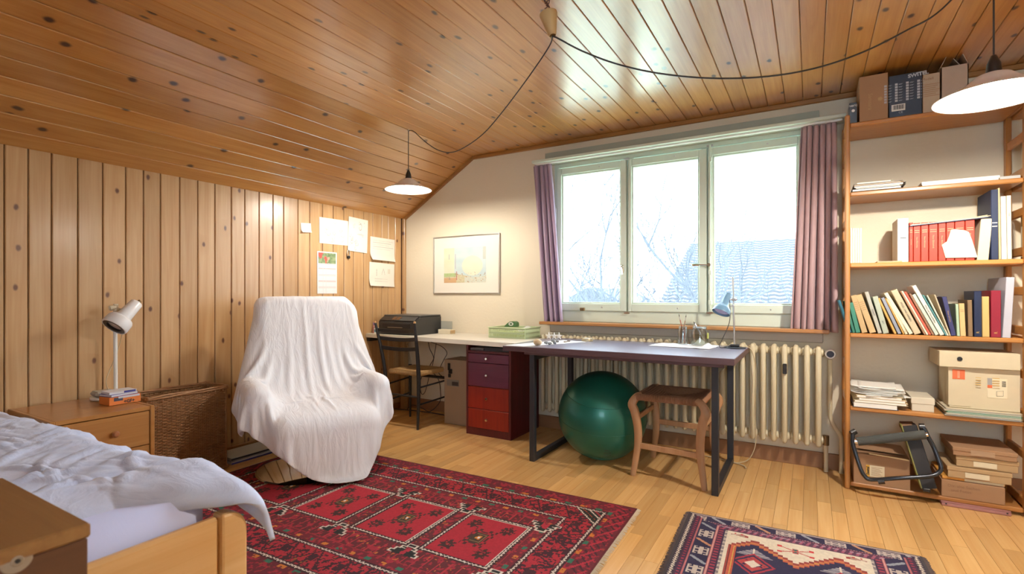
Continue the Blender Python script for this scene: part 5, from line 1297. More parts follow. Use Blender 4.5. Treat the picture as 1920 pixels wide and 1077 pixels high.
# ------------------------------------------------------------------ rugs: the knotted pattern as vertex colours on a fine quad grid
def mixc(C, m, c): C[m] = np.array(c[:3])
_rng = np.random.RandomState(4)
def vnoise(U, V, su, sv, seed=0):
    r = np.random.RandomState(seed).rand(80, 80)
    x, y = U * su, V * sv; xi, yi = np.floor(x).astype(int), np.floor(y).astype(int); fx, fy = x - xi, y - yi
    g = lambda a, b: r[a % 80, b % 80]
    return (g(xi, yi) * (1 - fx) + g(xi + 1, yi) * fx) * (1 - fy) + (g(xi, yi + 1) * (1 - fx) + g(xi + 1, yi + 1) * fx) * fy
def rug_red(Wd, Hd):
    def f(u, v):
        X, Y = u * Wd, v * Hd
        v_ = np.minimum(Y, Hd - Y); u_ = np.minimum(X, Wd - X); d = np.minimum(v_, u_)
        n1 = vnoise(X, Y, 85, 85, 1); n2 = vnoise(X, Y, 35, 35, 2); n3 = vnoise(X, Y, 110, 110, 3); ab = vnoise(X, Y, 2.2, .6, 4)
        C = np.zeros((len(X), 3)); C[:] = (.20, .012, .022)
        dark = (.045, .010, .016); red = (.42, .016, .032); white = (.62, .55, .46)
        # mottled small floral work everywhere, then the bands
        mixc(C, (n1 > .56), dark); mixc(C, (n1 < .36), (.33, .016, .034)); mixc(C, (n3 > .80) & (n2 > .5), (.25, .08, .02))
        # diagonal lattice in the middle border
        band = (d > .145) & (d < .275)
        along = np.where(v_ <= u_, X, Y)
        dd = np.abs(((along / .16) % 1.0) * 2 - 1) * .13 + .145
        mixc(C, band & (n1 < .62), (.38, .018, .032)); mixc(C, band & (np.abs(d - dd) < .008), dark); mixc(C, band & (n3 < .27), dark)
        mixc(C, band & (np.abs(((along / .16 + .5) % 1.0) - .5) < .14) & (np.abs(d - .21) < .022) & (n3 > .35), dark)
        # outer border: dark with little orange and green lozenges, meander at the short ends
        out = d < .12
        mixc(C, out & (n1 > .4), (.13, .012, .022))
        mixc(C, out & (d < .01), (.10, .01, .015))
        k = (along / .085); ki = np.floor(k).astype(int); kf = k - ki
        lo = out & (np.abs(kf - .5) < .22) & (np.abs(d - .105 - 0 * d) < .012)
        mixc(C, lo & (ki % 2 == 0) & (n3 > .3), (.55, .17, .025)); mixc(C, lo & (ki % 2 == 1) & (n3 > .3), (.03, .15, .09))
        me_ = out & (u_ < v_) & (d > .02) & (d < .085)
        mixc(C, me_ & (np.abs((((along + 1.2 * d) / .05) % 1) - .5) < .14), dark); mixc(C, me_ & (np.abs((((along - 1.6 * d) / .10) % 1) - .5) < .10), (.40, .02, .04))
        # inner border with squares
        inn = (d > .29) & (d < .355)
        mixc(C, inn & (n1 > .35), (.15, .012, .022))
        lo = inn & (np.abs(kf - .5) < .17) & (np.abs(d - .318) < .012)
        mixc(C, lo & (ki % 2 == 0) & (n3 > .25), (.58, .19, .03)); mixc(C, lo & (ki % 2 == 1) & (n3 > .25), (.03, .16, .10))
        mixc(C, inn & (d > .347), (.30, .02, .03))
        # field
        fld = d >= .355
        mixc(C, fld & (n1 > .42), (.11, .014, .018)); mixc(C, fld & (n3 > .86), (.5, .14, .03))
        ln = fld & (np.abs(((X / .05) % 1) - .5) < .06) & (v_ < .455); mixc(C, ln, (.40, .025, .04))
        # white chain lines
        zz = np.abs(((along / .022) % 1) - .5) * .016
        for L0 in (.130, .282):
            mixc(C, np.abs(d - L0) < .013, dark)
            mixc(C, (np.abs(d - L0 - zz + .004) < .0042), white)
        # corner triangles
        cu, cv = u_ - .145, v_ - .145
        tri = (cu > -.012) & (cv > -.012) & (cu + cv < .13)
        mixc(C, tri, (.012, .016, .012)); s_ = cu + cv
        mixc(C, tri & (np.abs(s_ - .115 - .008 * (np.abs((((cu - cv) / .018) % 1) - .5))) < .005), white)
        mixc(C, tri & (np.abs(s_ - .05 - .008 * (np.abs((((cu - cv) / .018) % 1) - .5))) < .005), white)
        mixc(C, tri & (np.abs(s_ - .085) < .005) & (n3 > .4), (.5, .06, .02)); mixc(C, tri & (np.abs(s_ - .022) < .006), (.30, .02, .03))
        # four red panels
        c0s = [.375, .800, 1.225, 1.640]; pw = .305; v0, v1 = .475, Hd - .475
        v0, v1 = .468, .468 + .375
        for c0 in c0s:
            c1 = c0 + pw
            frame_ = (X > c0 - .028) & (X < c1 + .028) & (Y > v0 - .028) & (Y < v1 + .028); ins = (X > c0) & (X < c1) & (Y > v0) & (Y < v1)
            mixc(C, frame_ & ~ins, (.035, .012, .014))
            e = np.maximum(np.maximum(c0 - X, X - c1), np.maximum(v0 - Y, Y - v1))
            al = np.where((np.abs(X - (c0 + c1) / 2) > np.abs(Y - (v0 + v1) / 2) * pw / .375), Y, X)
            z2 = np.abs(((al / .020) % 1) - .5) * .014
            mixc(C, frame_ & ~ins & (np.abs(e - .014 - z2 + .004) < .0038), white); mixc(C, np.abs(e - .002) < .0016, white)
            mixc(C, ins, red); C[ins] *= (.82 + .36 * ab[ins])[:, None]
            mx_, my_ = (c0 + c1) / 2, (v0 + v1) / 2
            for a, b, r in ((-.088, -.115, .036), (.088, -.115, .036), (-.088, .115, .036), (.088, .115, .036)):
                x_, y_ = X - mx_ - a, Y - my_ - b; q = np.sqrt(x_ ** 2 + (y_ * .85) ** 2); an = np.arctan2(y_, x_)
                m_ = ins & (q < r * 1.1 * (.82 + .18 * np.cos(8 * an))) & ~((n3 > .72) & (q > .012)); mixc(C, m_, (.05, .016, .014)); mixc(C, ins & (q < .007), (.35, .03, .03))
            x_, y_ = X - mx_, Y - my_; q = np.maximum(np.abs(x_) * 1.0, np.abs(y_) * .72)
            mixc(C, ins & (q < .058) & (q > .036) & (((np.abs(x_) * 60).astype(int) + (np.abs(y_) * 50).astype(int)) % 2 == 0), (.06, .016, .014))
            mixc(C, ins & (q < .034), (.05, .03, .016)); mixc(C, ins & (q < .026) & (q > .022), (.22, .14, .06)); mixc(C, ins & (q < .013) & (n3 > .4), (.6, .22, .03)); mixc(C, ins & (q < .005), (.7, .7, .7))
        # stepped white hooks between the panels
        gaps = [(a + pw + b) / 2 for a, b in zip(c0s[:-1], c0s[1:])] + [c0s[0] - .06, c0s[-1] + pw + .06]
        for gx in gaps:
            for sgn, base in ((1, .463), (-1, v1 + .005)):
                h_ = (base - Y) * sgn; w2 = np.abs(X - gx)
                st = .062 - .0 * h_; lev = np.floor(np.clip(h_, 0, .2) / .022)
                wd = .022 + .017 * lev
                inside = (h_ > 0) & (h_ < .088) & (w2 < wd)
                mixc(C, inside, (.014, .016, .014)); mixc(C, inside & (w2 < .016) & (h_ > .03) & (n3 > .3), (.40, .02, .04))
                edge = (h_ > -.004) & (h_ < .088) & (np.abs(w2 - wd) < .0045)
                hs = np.abs((h_ / .022) - np.round(h_ / .022)) * .022
                step_ = (h_ > .01) & (h_ < .09) & (hs < .0035) & (w2 < wd + .004) & (w2 > wd - .022)
                mixc(C, edge | step_ | ((h_ > -.004) & (h_ < .004) & (w2 < .026)), white)
        C *= (.86 + .28 * vnoise(X, Y, 160, 160, 7))[:, None]
        return C
    return f
def rug(name, label, corner, rot, Wd, Hd, cell, fun, fringe, th=.009, hang=.02):
    """corner = far left corner; u runs right along the far edge, v towards the room"""
    ux = Vector((cos(rot), sin(rot), 0)); vy = Vector((sin(rot), -cos(rot), 0))
    c = Vector(corner); t = thing(name, label, 'rug', (c + ux * Wd / 2 + vy * Hd / 2), 0)
    Mx = Matrix([[ux.x, vy.x, 0, c.x], [ux.y, vy.y, 0, c.y], [0, 0, -1, th], [0, 0, 0, 1]])
    nx, ny = int(Wd / cell), int(Hd / cell)
    o = printed('pile', Mx, Wd, Hd, nx, ny, fun, M['rug'], t)
    m = MB(); m.box(0, Wd, 0, Hd, 0, th - .0012, 0, Matrix([[ux.x, vy.x, 0, c.x], [ux.y, vy.y, 0, c.y], [0, 0, 1, 0.0004], [0, 0, 0, 1]])); m.build('backing', plain('rug_backing', (.10, .02, .025, 1), .95), t)
    m = MB(); r = random.Random(3); k = int(Hd / .0075)
    for s in (0, 1):
        for i in range(k):
            v = Hd * (i + .5) / k; u0 = 0 if s == 0 else Wd; l = hang * r.uniform(.8, 1.25) * (-1 if s == 0 else 1)
            a = c + ux * u0 + vy * v; b = a + ux * l + vy * r.uniform(-.006, .006)
            m.tube([a + Vector((0, 0, .006)), (a + b) / 2 + Vector((0, 0, .006)), b + Vector((0, 0, .0025))], .0026, 4, False, lambda q: .0030 - .0014 * q)
    m.build('fringe', fringe, t, kind='stuff', fix=False)
    return t
rug('persian_rug', 'large dark red patterned rug with red panels under the draped armchair', (.375, -1.287, 0), radians(1.5), 2.335, 1.345, .0052, rug_red(2.335, 1.345), plain('cream_fringe', (.66, .56, .40, 1), .9))

def rug_navy(Wd, Hd):
    def f(u, v):
        X, Y = u * Wd, v * Hd; v_ = np.minimum(Y, Hd - Y); u_ = np.minimum(X, Wd - X)
        navy = (.022, .018, .055); white = (.66, .58, .47); pink = (.42, .13, .13); rust = (.30, .055, .045)
        n3 = vnoise(X, Y, 120, 120, 3); ab = vnoise(X, Y, 3, 1, 5)
        C = np.zeros((len(X), 3)); C[:] = navy
        # short sides (seen at the left and right)
        def B(a, b): return (u_ >= a) & (u_ < b)
        mixc(C, B(0, .012), (.05, .04, .045))
        z = np.abs(((Y / .016) % 1) - .5)
        mixc(C, B(.012, .036), (.03, .02, .04)); mixc(C, B(.014, .034) & (np.abs(u_ - .018 - .02 * z) < .004), white)
        mixc(C, B(.036, .060), (.055, .02, .05)); mixc(C, B(.042, .056) & (((Y / .022) % 1) < .35), (.35, .03, .06))
        mixc(C, B(.060, .070), pink); mixc(C, B(.064, .066), (.6, .35, .3))
        mixc(C, B(.070, .142), navy)
        def motifs(a, c, along, wband):
            k = np.floor(along / .085).astype(int); fr = (along / .085) - k - .5
            x_, y_ = (a - c) / wband, fr
            H = (k % 2 == 0); ax_, ay_ = np.abs(x_), np.abs(y_)
            hm = H & (((ax_ < .12) & (ay_ < .40)) | ((ay_ > .10) & (ay_ < .22) & (ax_ < .42)) | ((ax_ > .34) & (ax_ < .44) & (ay_ < .40)) | ((ay_ > .33) & (ay_ < .41) & (ax_ < .44) & (ax_ > .2)))
            bar = (~H) & (np.abs(x_ - y_ * 1.5) < .17) & (ay_ < .34)
            return hm, bar, k
        hm, bar, k = motifs(u_, .106, Y, .072); s_ = B(.072, .140)
        mixc(C, s_ & hm, (.50, .42, .36)); mixc(C, s_ & bar & (k % 4 == 1), (.28, .30, .33)); mixc(C, s_ & bar & (k % 4 == 3), (.48, .22, .12))
        mixc(C, B(.142, .152), pink); mixc(C, B(.146, .148), (.6, .35, .3))
        mixc(C, B(.152, .178), (.06, .02, .05)); mixc(C, B(.156, .174) & (((Y / .024) % 1) < .4), (.35, .04, .07))
        mixc(C, B(.178, .192), navy); mixc(C, B(.180, .190) & (((Y / .012) % 1) < .5), white)
        # long sides
        side = (v_ < .13) & (v_ < u_ * .68 + .003)
        def D(a, b): return side & (v_ >= a) & (v_ < b)
        mixc(C, D(0, .006), (.05, .04, .05)); mixc(C, D(.006, .010), white); mixc(C, D(.010, .016), (.12, .03, .06)); mixc(C, D(.016, .019), (.55, .45, .4))
        mixc(C, D(.019, .075), navy)
        k = np.floor(X / .095).astype(int); fr = (X / .095) - k - .5; y_ = (v_ - .047) / .05
        H = (k % 2 == 0)
        hm = H & (((np.abs(y_) < .12) & (np.abs(fr) < .40)) | ((np.abs(fr) > .10) & (np.abs(fr) < .2) & (np.abs(y_) < .42)) | ((np.abs(y_) > .3) & (np.abs(y_) < .42) & (np.abs(fr) < .4)) | ((np.abs(fr) > .34) & (np.abs(fr) < .42) & (np.abs(y_) < .4)))
        mixc(C, D(.019, .075) & hm, (.48, .40, .36)); bar = (~H) & (np.abs(y_ - fr * 1.6) < .2) & (np.abs(fr) < .36)
        mixc(C, D(.019, .075) & bar & (k % 4 == 1), (.32, .33, .36)); mixc(C, D(.019, .075) & bar & (k % 4 == 3), (.50, .25, .14))
        mixc(C, D(.075, .083), (.10, .03, .06)); mixc(C, D(.077, .081) & (((X / .010) % 1) < .5), (.6, .3, .28))
        mixc(C, D(.083, .128), (.09, .03, .065)); mixc(C, D(.088, .124) & (((X / .026 + v_ * 14) % 1) < .42), (.35, .10, .15)); mixc(C, D(.095, .10) & (n3 > .5), (.4, .3, .35))
        # field
        fld = (u_ >= .192) & (v_ >= .128)
        mixc(C, fld, (.70, .62, .48))
        cx = X - Wd / 2; per = np.abs(np.abs(cx) - .155)
        top = .185 + np.floor(per / .018) * .016
        sd = .045
        Yc = v_
        for off, col in ((0, rust), (.010, (.10, .02, .03)), (.014, (.50, .11, .06)), (.026, (.55, .38, .08)), (.030, (.45, .09, .05)), (.042, navy)):
            mm = fld & (Yc > top + off) & (u_ > .192 + .014 + off * .8); mixc(C, mm, col)
        inn = fld & (Yc > top + .042) & (u_ > .192 + .05)
        # motifs inside: pale combs and a central red lozenge
        for mx_ in (-.155, .155):
            x_ = cx - mx_; y_ = Yc - .275
            tr = inn & (y_ > 0) & (y_ < .055) & (np.abs(x_) < .012 + y_ * 1.1); mixc(C, tr, (.10, .11, .17)); mixc(C, tr & (((y_ / .013) % 1) < .45), (.45, .40, .38)); mixc(C, inn & (np.abs(x_) < .004) & (y_ > -.012) & (y_ < .06), white)
            q = np.abs(x_) + np.abs(Yc - .40) * .9
            mixc(C, inn & (q < .085), (.35, .03, .05)); mixc(C, inn & (q < .072), navy); mixc(C, inn & (q < .058) & (n3 > .3), (.40, .05, .05)); mixc(C, inn & (q < .03), white)
        for mx_ in (-.27, .0, .27):
            q = np.abs(cx - mx_) + np.abs(Yc - .33); mixc(C, inn & (q < .022) & (q > .012), (.30, .30, .34))
        # small birds and a flower on the cream ground
        cream = fld & (Yc < top - .006)
        for sx_ in (-1, 1):
            x_ = (cx * sx_ + .225); y_ = Yc - .158 + .06 * (cx * sx_ + .225)
            bd = (np.abs(x_) < .032) & (np.abs(y_) < .008 + .004 * np.sin(x_ * 90)); mixc(C, cream & bd, (.38, .22, .17))
            mixc(C, cream & (np.abs(np.abs(x_) - .014) < .004) & (y_ < -.006) & (y_ > -.018), (.5, .06, .05)); mixc(C, cream & (np.abs(x_ - .034) < .008) & (np.abs(y_ - .004) < .008), rust)
        x_, y_ = cx, Yc - .205
        mixc(C, fld & (Yc < top) & (np.abs(x_) < .012) & (np.abs(y_) < .022), (.45, .05, .05)); mixc(C, fld & (Yc < top) & (np.abs(x_) < .006) & (np.abs(y_) < .016), (.02, .12, .10))
        mixc(C, fld & (Yc < top) & (np.abs(np.abs(y_ - .0) - np.abs(x_) * .45) < .004) & (np.abs(x_) < .06), (.50, .12, .10))
        mixc(C, fld & (Yc < top) & (np.abs(np.abs(x_) - .06) < .008) & (np.abs(np.abs(y_) - .026) < .008), (.55, .05, .05))
        C *= (.9 + .2 * vnoise(X, Y, 150, 150, 9))[:, None]
        return C
    return f
rug('small_rug', 'small navy, cream and rust patterned rug at the bottom right of the floor', (2.945, -1.127, 0), radians(2.2), .925, 1.35, .0036, rug_navy(.925, 1.35), plain('grey_fringe', (.12, .09, .085, 1), .95), hang=.018)

# ------------------------------------------------------------------ bed
lw = wood('light_beech_bed', (.80, .52, .24, 1), (.73, .44, .18, 1), along='y', across='z', rough=.35)
BX, BY0, BY1 = 2.075, -3.88, -2.975
t = thing('bed', 'low light wooden bed with a curved foot post at the lower left', 'bed', (1.0, -3.4, 0))
MB().box(BX, BX + .026, BY0, BY1 - .03, .16, .503, .008).build('footboard', lw, t, tint=.5)
pr = []
for k in range(9): a = pi / 2 * k / 8; pr.append((BY1 - .012 + .055 * sin(a), .448 + .060 * cos(a)))
MB().prism([(BY1 - .03, 0), (BY1 - .03, .508)] + pr[0:] + [(BY1 + .043, 0)], 'x', BX - .012, BX + .036).build('foot_post', lw, t, bevel=.008, tint=.4)
MB().box(BX - .01, BX + .034, BY0 - .03, BY0, 0, .50, .008).build('foot_post', lw, t)
MB().box(.05, BX - .004, BY1 - .028, BY1 - .002, .16, .34, .006).build('side_rail', lw, t); MB().box(.05, BX - .004, BY0 + .002, BY0 + .028, .16, .34, .006).build('side_rail', lw, t)
MB().box(.01, .04, BY0 - .03, BY1 + .02, 0, .56, .006).build('headboard', lw, t)
MB().box(.05, BX - .006, BY0 + .03, BY1 - .03, .22, .245).build('slat_base', lw, t)
MB().box(.05, BX - .008, BY0 + .032, BY1 - .032, .246, .555, .045).build('mattress', cloth('pale_lavender_sheet', (.55, .61, .90, 1), wr=.06, wscale=4), t, smooth=60)
# duvet
r = random.Random(12); nu, nv = 190, 110
XA, XB = .05, 1.955
strokes = []
for k in range(150):
    cx, cv = r.uniform(XA, XB - .1), r.uniform(.0, 1.0)
    an = r.choice([r.gauss(.5, .4), r.gauss(2.3, .5), r.gauss(1.4, .3)])
    strokes.append((cx, cv, cos(an), sin(an), r.uniform(.05, .16), r.uniform(.008, .017), r.uniform(.004, .011)))
U = np.linspace(0, 1, nu)[:, None] * np.ones((1, nv)); V = np.linspace(0, 1, nv)[None, :] * np.ones((nu, 1))
S_ = V * (.99 + .015 * np.clip((U - .80) / .12, 0, 1))                      # arc length from near side to far hem
flat = .80 + .075 * np.clip((U - .80) / .12, 0, 1)
Xg = XA + (XB - XA) * U
hang = np.clip(S_ - flat, 0, 9)
ext = .115 * np.clip((U - .84) / .16, 0, 1) ** 1.4        # the corner flap slides out over the foot
ang = np.clip(hang / .07, 0, 1) * radians(78)
Yg = BY0 + .04 + np.minimum(S_, flat) + .07 * np.sin(ang) * .9 + np.clip(hang - .07, 0, 9) * .25
Zg = .588 - .07 * (1 - np.cos(ang)) - np.clip(hang - .07, 0, 9) * .93
puff = .007 * np.sin(Xg * 5.1 + V * 3) + .010 * np.sin(V * 7 - Xg * 3.2)
Zg = Zg + puff * (1 - .6 * (hang > 0))
for cx, cv, ca, sa, L_, w_, h_ in strokes:
    dx, dv = Xg - cx, (V - cv) * 1.1
    a_, b_ = dx * ca + dv * sa, -dx * sa + dv * ca; b_ = b_ + .5 * a_ * a_ / L_ * .6
    g = np.exp(-(a_ / L_) ** 2) * (np.exp(-(b_ / w_) ** 2) - .45 * np.exp(-((b_ - w_ * 1.3) / w_) ** 2)) * h_
    Zg += g * 1.15; Yg += g * .6 * (hang > .03)
# rounded rolled hem at the foot
q = np.clip((U - .955) / .045, 0, 1)
Zg = Zg - .052 * (1 - np.sqrt(np.maximum(0, 1 - q ** 2)))
Zg = Zg + .012 * np.exp(-((U - .93) / .02) ** 2) - .010 * np.exp(-((U - .895) / .010) ** 2)
Xg = Xg + (ext * 1.15 + .06 * U ** 6) * np.clip((V - .66) / .24, 0, 1) - .03 * (1 - V) * U
Zg = Zg - ext * np.clip((V - .8) / .2, 0, 1) * .25
Pd = np.stack([Xg, Yg, Zg], -1)
Nd = np.array([noise.noise(Vector((p[0] * 9, p[1] * 9, 5))) for p in Pd.reshape(-1, 3)]).reshape(nu, nv)
Pd[..., 2] += .006 * Nd
o = MB().grid(Pd.tolist()).build('duvet', cloth('pale_blue_white_duvet', (.58, .67, .90, 1), wr=.22, wscale=7), None, smooth=True, label='crumpled pale blue white duvet spread on the low bed', cat='duvet', fix=False)
md = o.modifiers.new('thickness', 'SOLIDIFY'); md.thickness = .014; md.offset = -1

# ------------------------------------------------------------------ cabinet in the foreground
t = thing('cabinet', 'brown wooden cabinet corner standing close to the camera at the lower left', 'cabinet', (2.33, -3.72, 0))
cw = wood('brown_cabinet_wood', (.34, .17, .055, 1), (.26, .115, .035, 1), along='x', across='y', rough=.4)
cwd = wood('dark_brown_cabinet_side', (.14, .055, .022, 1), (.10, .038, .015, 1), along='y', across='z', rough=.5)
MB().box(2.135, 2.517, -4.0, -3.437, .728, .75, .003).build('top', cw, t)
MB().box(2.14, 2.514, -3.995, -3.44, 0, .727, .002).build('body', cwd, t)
q = at(32, 1052, x=2.516)
MB().lathe([(0, .004), (.006, .004), (.008, .002), (.017, .0015), (.018, 0)], (0, 0, 0), 24, Matrix.Translation((2.514, q.y, q.z)) @ Matrix.Rotation(pi / 2, 4, 'Y')).build('lock_plate', plain('dull_plate', (.26, .2, .14, 1), .7), t, smooth=40)
MB().lathe([(0, .001), (.003, .001), (.003, 0)], (0, 0, 0), 12, Matrix.Translation((2.5185, q.y, q.z)) @ Matrix.Rotation(pi / 2, 4, 'Y')).build('keyhole', M['black'], t)

# ------------------------------------------------------------------ nightstand, lamp, books
nw = wood('honey_nightstand', (.60, .29, .085, 1), (.50, .215, .055, 1), along='y', across='z', rough=.35)
nwt = wood('honey_nightstand_top', (.60, .29, .085, 1), (.50, .215, .055, 1), along='y', across='x', rough=.3)
NX, NY0, NY1, NZ = .545, -2.88, -2.458, .53
t = thing('nightstand', 'honey wooden nightstand with round knobs between the bed and the wicker basket', 'nightstand', (.28, -2.74, 0))
MB().box(.02, NX - .004, NY0 + .02, NY1 - .02, NZ - .022, NZ - .002, .002).build('top', nwt, t)
for y in (NY0, NY1 - .02): MB().box(.02, NX, y, y + .02, 0, NZ, .003).build('side_panel', nwt, t)
MB().box(.02, .03, NY0 + .02, NY1 - .02, .05, NZ - .02).build('back_panel', nw, t); MB().box(.04, NX - .02, NY0 + .02, NY1 - .02, .04, .055).build('bottom', nw, t)
for z0, z1 in ((.335, NZ - .026), (.195, .331), (.058, .191)):
    d_ = MB().box(NX - .022, NX - .003, NY0 + .024, NY1 - .024, z0, z1, .002).build('drawer', nw, t)
    MB().lathe([(0, .028), (.010, .027), (.0165, .018), (.013, .009), (.007, .004), (.008, 0)], (0, 0, 0), 20, Matrix.Translation((NX - .003, (NY0 + NY1) / 2 + .035, (z0 + z1) / 2 + .002)) @ Matrix.Rotation(pi / 2, 4, 'Y')).build('knob', plain('turned_brown_knob', (.35, .14, .06, 1), .3) if 'turned_brown_knob' not in bpy.data.materials else bpy.data.materials['turned_brown_knob'], d_, smooth=40)
t = thing('bedside_lamp', 'white adjustable spot lamp on the nightstand against the wood wall', 'lamp', (.13, -2.56, NZ))
lx = .13
pb, pt = at(217, 738, x=lx), at(216, 572, x=lx)
MB().lathe([(0, 0), (.072, 0), (.076, .004), (.076, .014), (.07, .02), (.03, .023), (0, .023)], (lx + .01, at(200, 740, x=lx).y, NZ), 36).build('foot', M['white'], t, smooth=40)
MB().cyl((lx, pb.y, NZ + .01), (lx, pt.y, pt.z), .0095, 14).build('pole', M['white'], t, smooth=50)
def xr(a, b, o): 
    zr = (b - a).normalized(); x = zr.cross(Vector((0, 0, 1))).normalized(); y = zr.cross(x)
    return Matrix([[x[i], y[i], zr[i], o[i]] for i in range(3)] + [[0, 0, 0, 1]])
a_ = at(257, 568, x=lx + .03); b_ = at(213, 614, x=lx + .055); Lh = (b_ - a_).length
wl_ = plain('white_enamel', (.78, .79, .80, 1), .25, var=.01)
MB().lathe([(0, 0), (.027, 0), (.032, .006), (.038, Lh * .55), (.040, Lh * .62), (.058, Lh * .66), (.064, Lh * .72), (.066, Lh * .97), (.063, Lh), (.058, Lh), (.058, Lh * .75), (.03, Lh * .65), (0, Lh * .65)], (0, 0, 0), 36, xr(a_, b_, a_)).build('lamp_shade', wl_, t, smooth=40)
MB().lathe([(.040, Lh * .99), (.0585, Lh * .995), (.0585, Lh * .9), (.040, Lh * .9)], (0, 0, 0), 36, xr(a_, b_, a_), close=True).build('black_ring', M['black'], t, smooth=40)
MB().lathe([(0, Lh * .95), (.02, Lh * .945), (.04, Lh * .92), (.04, Lh * .8), (0, Lh * .8)], (0, 0, 0), 28, xr(a_, b_, a_)).build('reflector_bulb', plain('frosted_bulb', (.55, .45, .42, 1), .3), t, smooth=40)
dv = (a_ - b_).normalized(); MB().cyl(a_ + Vector((0, 0, -.002)), a_ + dv * .014 + Vector((0, .006, 0)), .009, 12).build('rear_knob', M['brass'], t, smooth=40)
j = at(217, 577, x=lx); k_ = a_.lerp(b_, .42)
MB().cyl((j.x, j.y - .028, j.z - .004), (j.x, j.y + .0, j.z + .001), .014, 14).cyl((j.x, j.y, j.z), k_, .006, 10).cyl((j.x, j.y, j.z - .02), (j.x, j.y, j.z + .02), .012, 14).build('clamp_joint', plain('beige_plastic', (.62, .54, .40, 1), .4), t, smooth=40)
cable('lamp_cable', [at(230, 622, x=lx + .03), at(226, 640, x=lx), at(218, 665, x=lx - .02), at(207, 692, x=lx), at(199, 715, x=lx + .02), at(205, 735, x=lx + .03), (lx + .05, at(210, 740, x=lx + .03).y, NZ + .02)], .0022, M['wirelight'], 'thin cream cable hanging from the white bedside lamp')
t = thing('desk_case', 'grey cream spectacle case behind the stacked books on the nightstand', 'case', (.16, -2.62, NZ))
q = at(193, 742, x=.16)
MB().box(.12, .20, q.y - .045, q.y + .05, NZ + .024, NZ + .052, .010).build('case_shell', plain('grey_cream_plastic', (.42, .38, .30, 1), .5), t)
q0, q1 = at(205, 762, z=NZ), at(264, 752, z=NZ)
u_ = (q1 - q0).normalized(); n_ = Vector((-u_.y, u_.x, 0)); Lb = (q1 - q0).length
t = thing('orange_box', 'orange and white printed box under the paperbacks on the nightstand', 'box', (q0 + q1) / 2)
MB().obox(q0 + u_ * Lb / 2 + n_ * .05 + Vector((0, 0, .021)), (u_, n_, (0, 0, 1)), (Lb / 2, .05, .021), .001).build('body', plain('orange_card', (.72, .20, .035, 1), .6), t)
fm = frame(q0 + u_ * Lb * .62 - n_ * .001 + Vector((0, 0, .011)), u_, (0, 0, 1))
lettering('+GF+', .022, fm, M['ink'], t, bold=.0008)
MB().obox(q0 + u_ * Lb * .28 - n_ * .0004 + Vector((0, 0, .028)), (u_, n_, (0, 0, 1)), (Lb * .14, .0006, .009)).build('label_sticker', colmat((.05, .05, .08, 1)), t)
MB().obox(q0 + u_ * Lb * .62 - n_ * .0004 + Vector((0, 0, .036)), (u_, n_, (0, 0, 1)), (Lb * .34, .0006, .005)).build('label_sticker', colmat((.6, .6, .66, 1)), t)
for i, (c, l, s) in enumerate((((.08, .08, .35, 1), 'blue edged white paperback lying on the orange box', .9), ((.70, .70, .74, 1), 'topmost white paperback with a blue print on the nightstand stack', .86))):
    z = NZ + .0425 + .0125 * i
    q = thing('paperback', l, 'book', (q0 + q1) / 2 + Vector((0, 0, .043)), 0, 'paperbacks on the nightstand')
    ra = Matrix.Rotation(radians(6 - 9 * i), 3, 'Z'); a2, b2 = ra @ u_, ra @ n_; c2 = q0 + u_ * Lb * .46 + n_ * .05
    MB().obox(c2 + Vector((0, 0, z - NZ + .001)) , (a2, b2, (0, 0, 1)), (Lb / 2 * s, .048, .001)).obox(c2 + Vector((0, 0, z - NZ + .0115)), (a2, b2, (0, 0, 1)), (Lb / 2 * s, .048, .001)).build('cover', colmat(c), q)
    MB().obox(c2 + Vector((0, 0, z - NZ + .0062)), (a2, b2, (0, 0, 1)), (Lb / 2 * s - .002, .046, .0042)).build('pages', colmat((.72, .72, .72, 1)), q)
    if i: MB().obox(c2 + a2 * .03 - b2 * .047 + Vector((0, 0, z - NZ + .0070)), (a2, b2, (0, 0, 1)), (.026, .002, .005)).build('label_sticker', colmat((.05, .05, .28, 1)), q)

# ------------------------------------------------------------------ wicker basket
t = thing('wicker_basket', 'tall narrow brown wicker basket between nightstand and draped armchair', 'basket', (.145, -2.14, 0))
wk = plain('brown_wicker', (.34, .17, .07, 1), .5, var=.4, scale=35)
bx0, bx1, by0, by1, bh = .03, .262, -2.37, -1.925, .515
m = MB(); row = 0; z = .02
while z < bh - .02:
    per = []; n_side = ((bx0, by0, bx1, by0, 0, -1, 10), (bx1, by0, bx1, by1, 1, 0, 18), (bx1, by1, bx0, by1, 0, 1, 10), (bx0, by1, bx0, by0, -1, 0, 18)); cnt = 0
    for x0, y0, x1, y1, nx_, ny_, n in n_side:
        for i in range(n * 2):
            s = i / (n * 2); ph = (1 if (cnt % 2 == 0) else -1) * (1 if row % 2 else -1) if i % 2 else 0
            if i % 2: cnt += 1
            per.append((x0 + (x1 - x0) * s + nx_ * .0045 * ph, y0 + (y1 - y0) * s + ny_ * .0045 * ph, z + .0012 * sin(i * 1.7 + row)))
    per.append(per[0]); m.tube(per, .0040, 4, False); z += .0086; row += 1
m.build('woven_walls', wk, t, smooth=True, kind='stuff', fix=False)
m = MB()
for x0, y0, x1, y1, nx_, ny_, n in ((bx0, by0, bx1, by0, 0, -1, 10), (bx1, by0, bx1, by1, 1, 0, 18), (bx1, by1, bx0, by1, 0, 1, 10), (bx0, by1, bx0, by0, -1, 0, 18)):
    for i in range(n): s = (i + .25) / n; m.tube([(x0 + (x1 - x0) * s, y0 + (y1 - y0) * s, .01), (x0 + (x1 - x0) * s, y0 + (y1 - y0) * s, bh - .01)], .0035, 5, False)
m.build('stakes', wk, t, smooth=True, kind='stuff', fix=False)
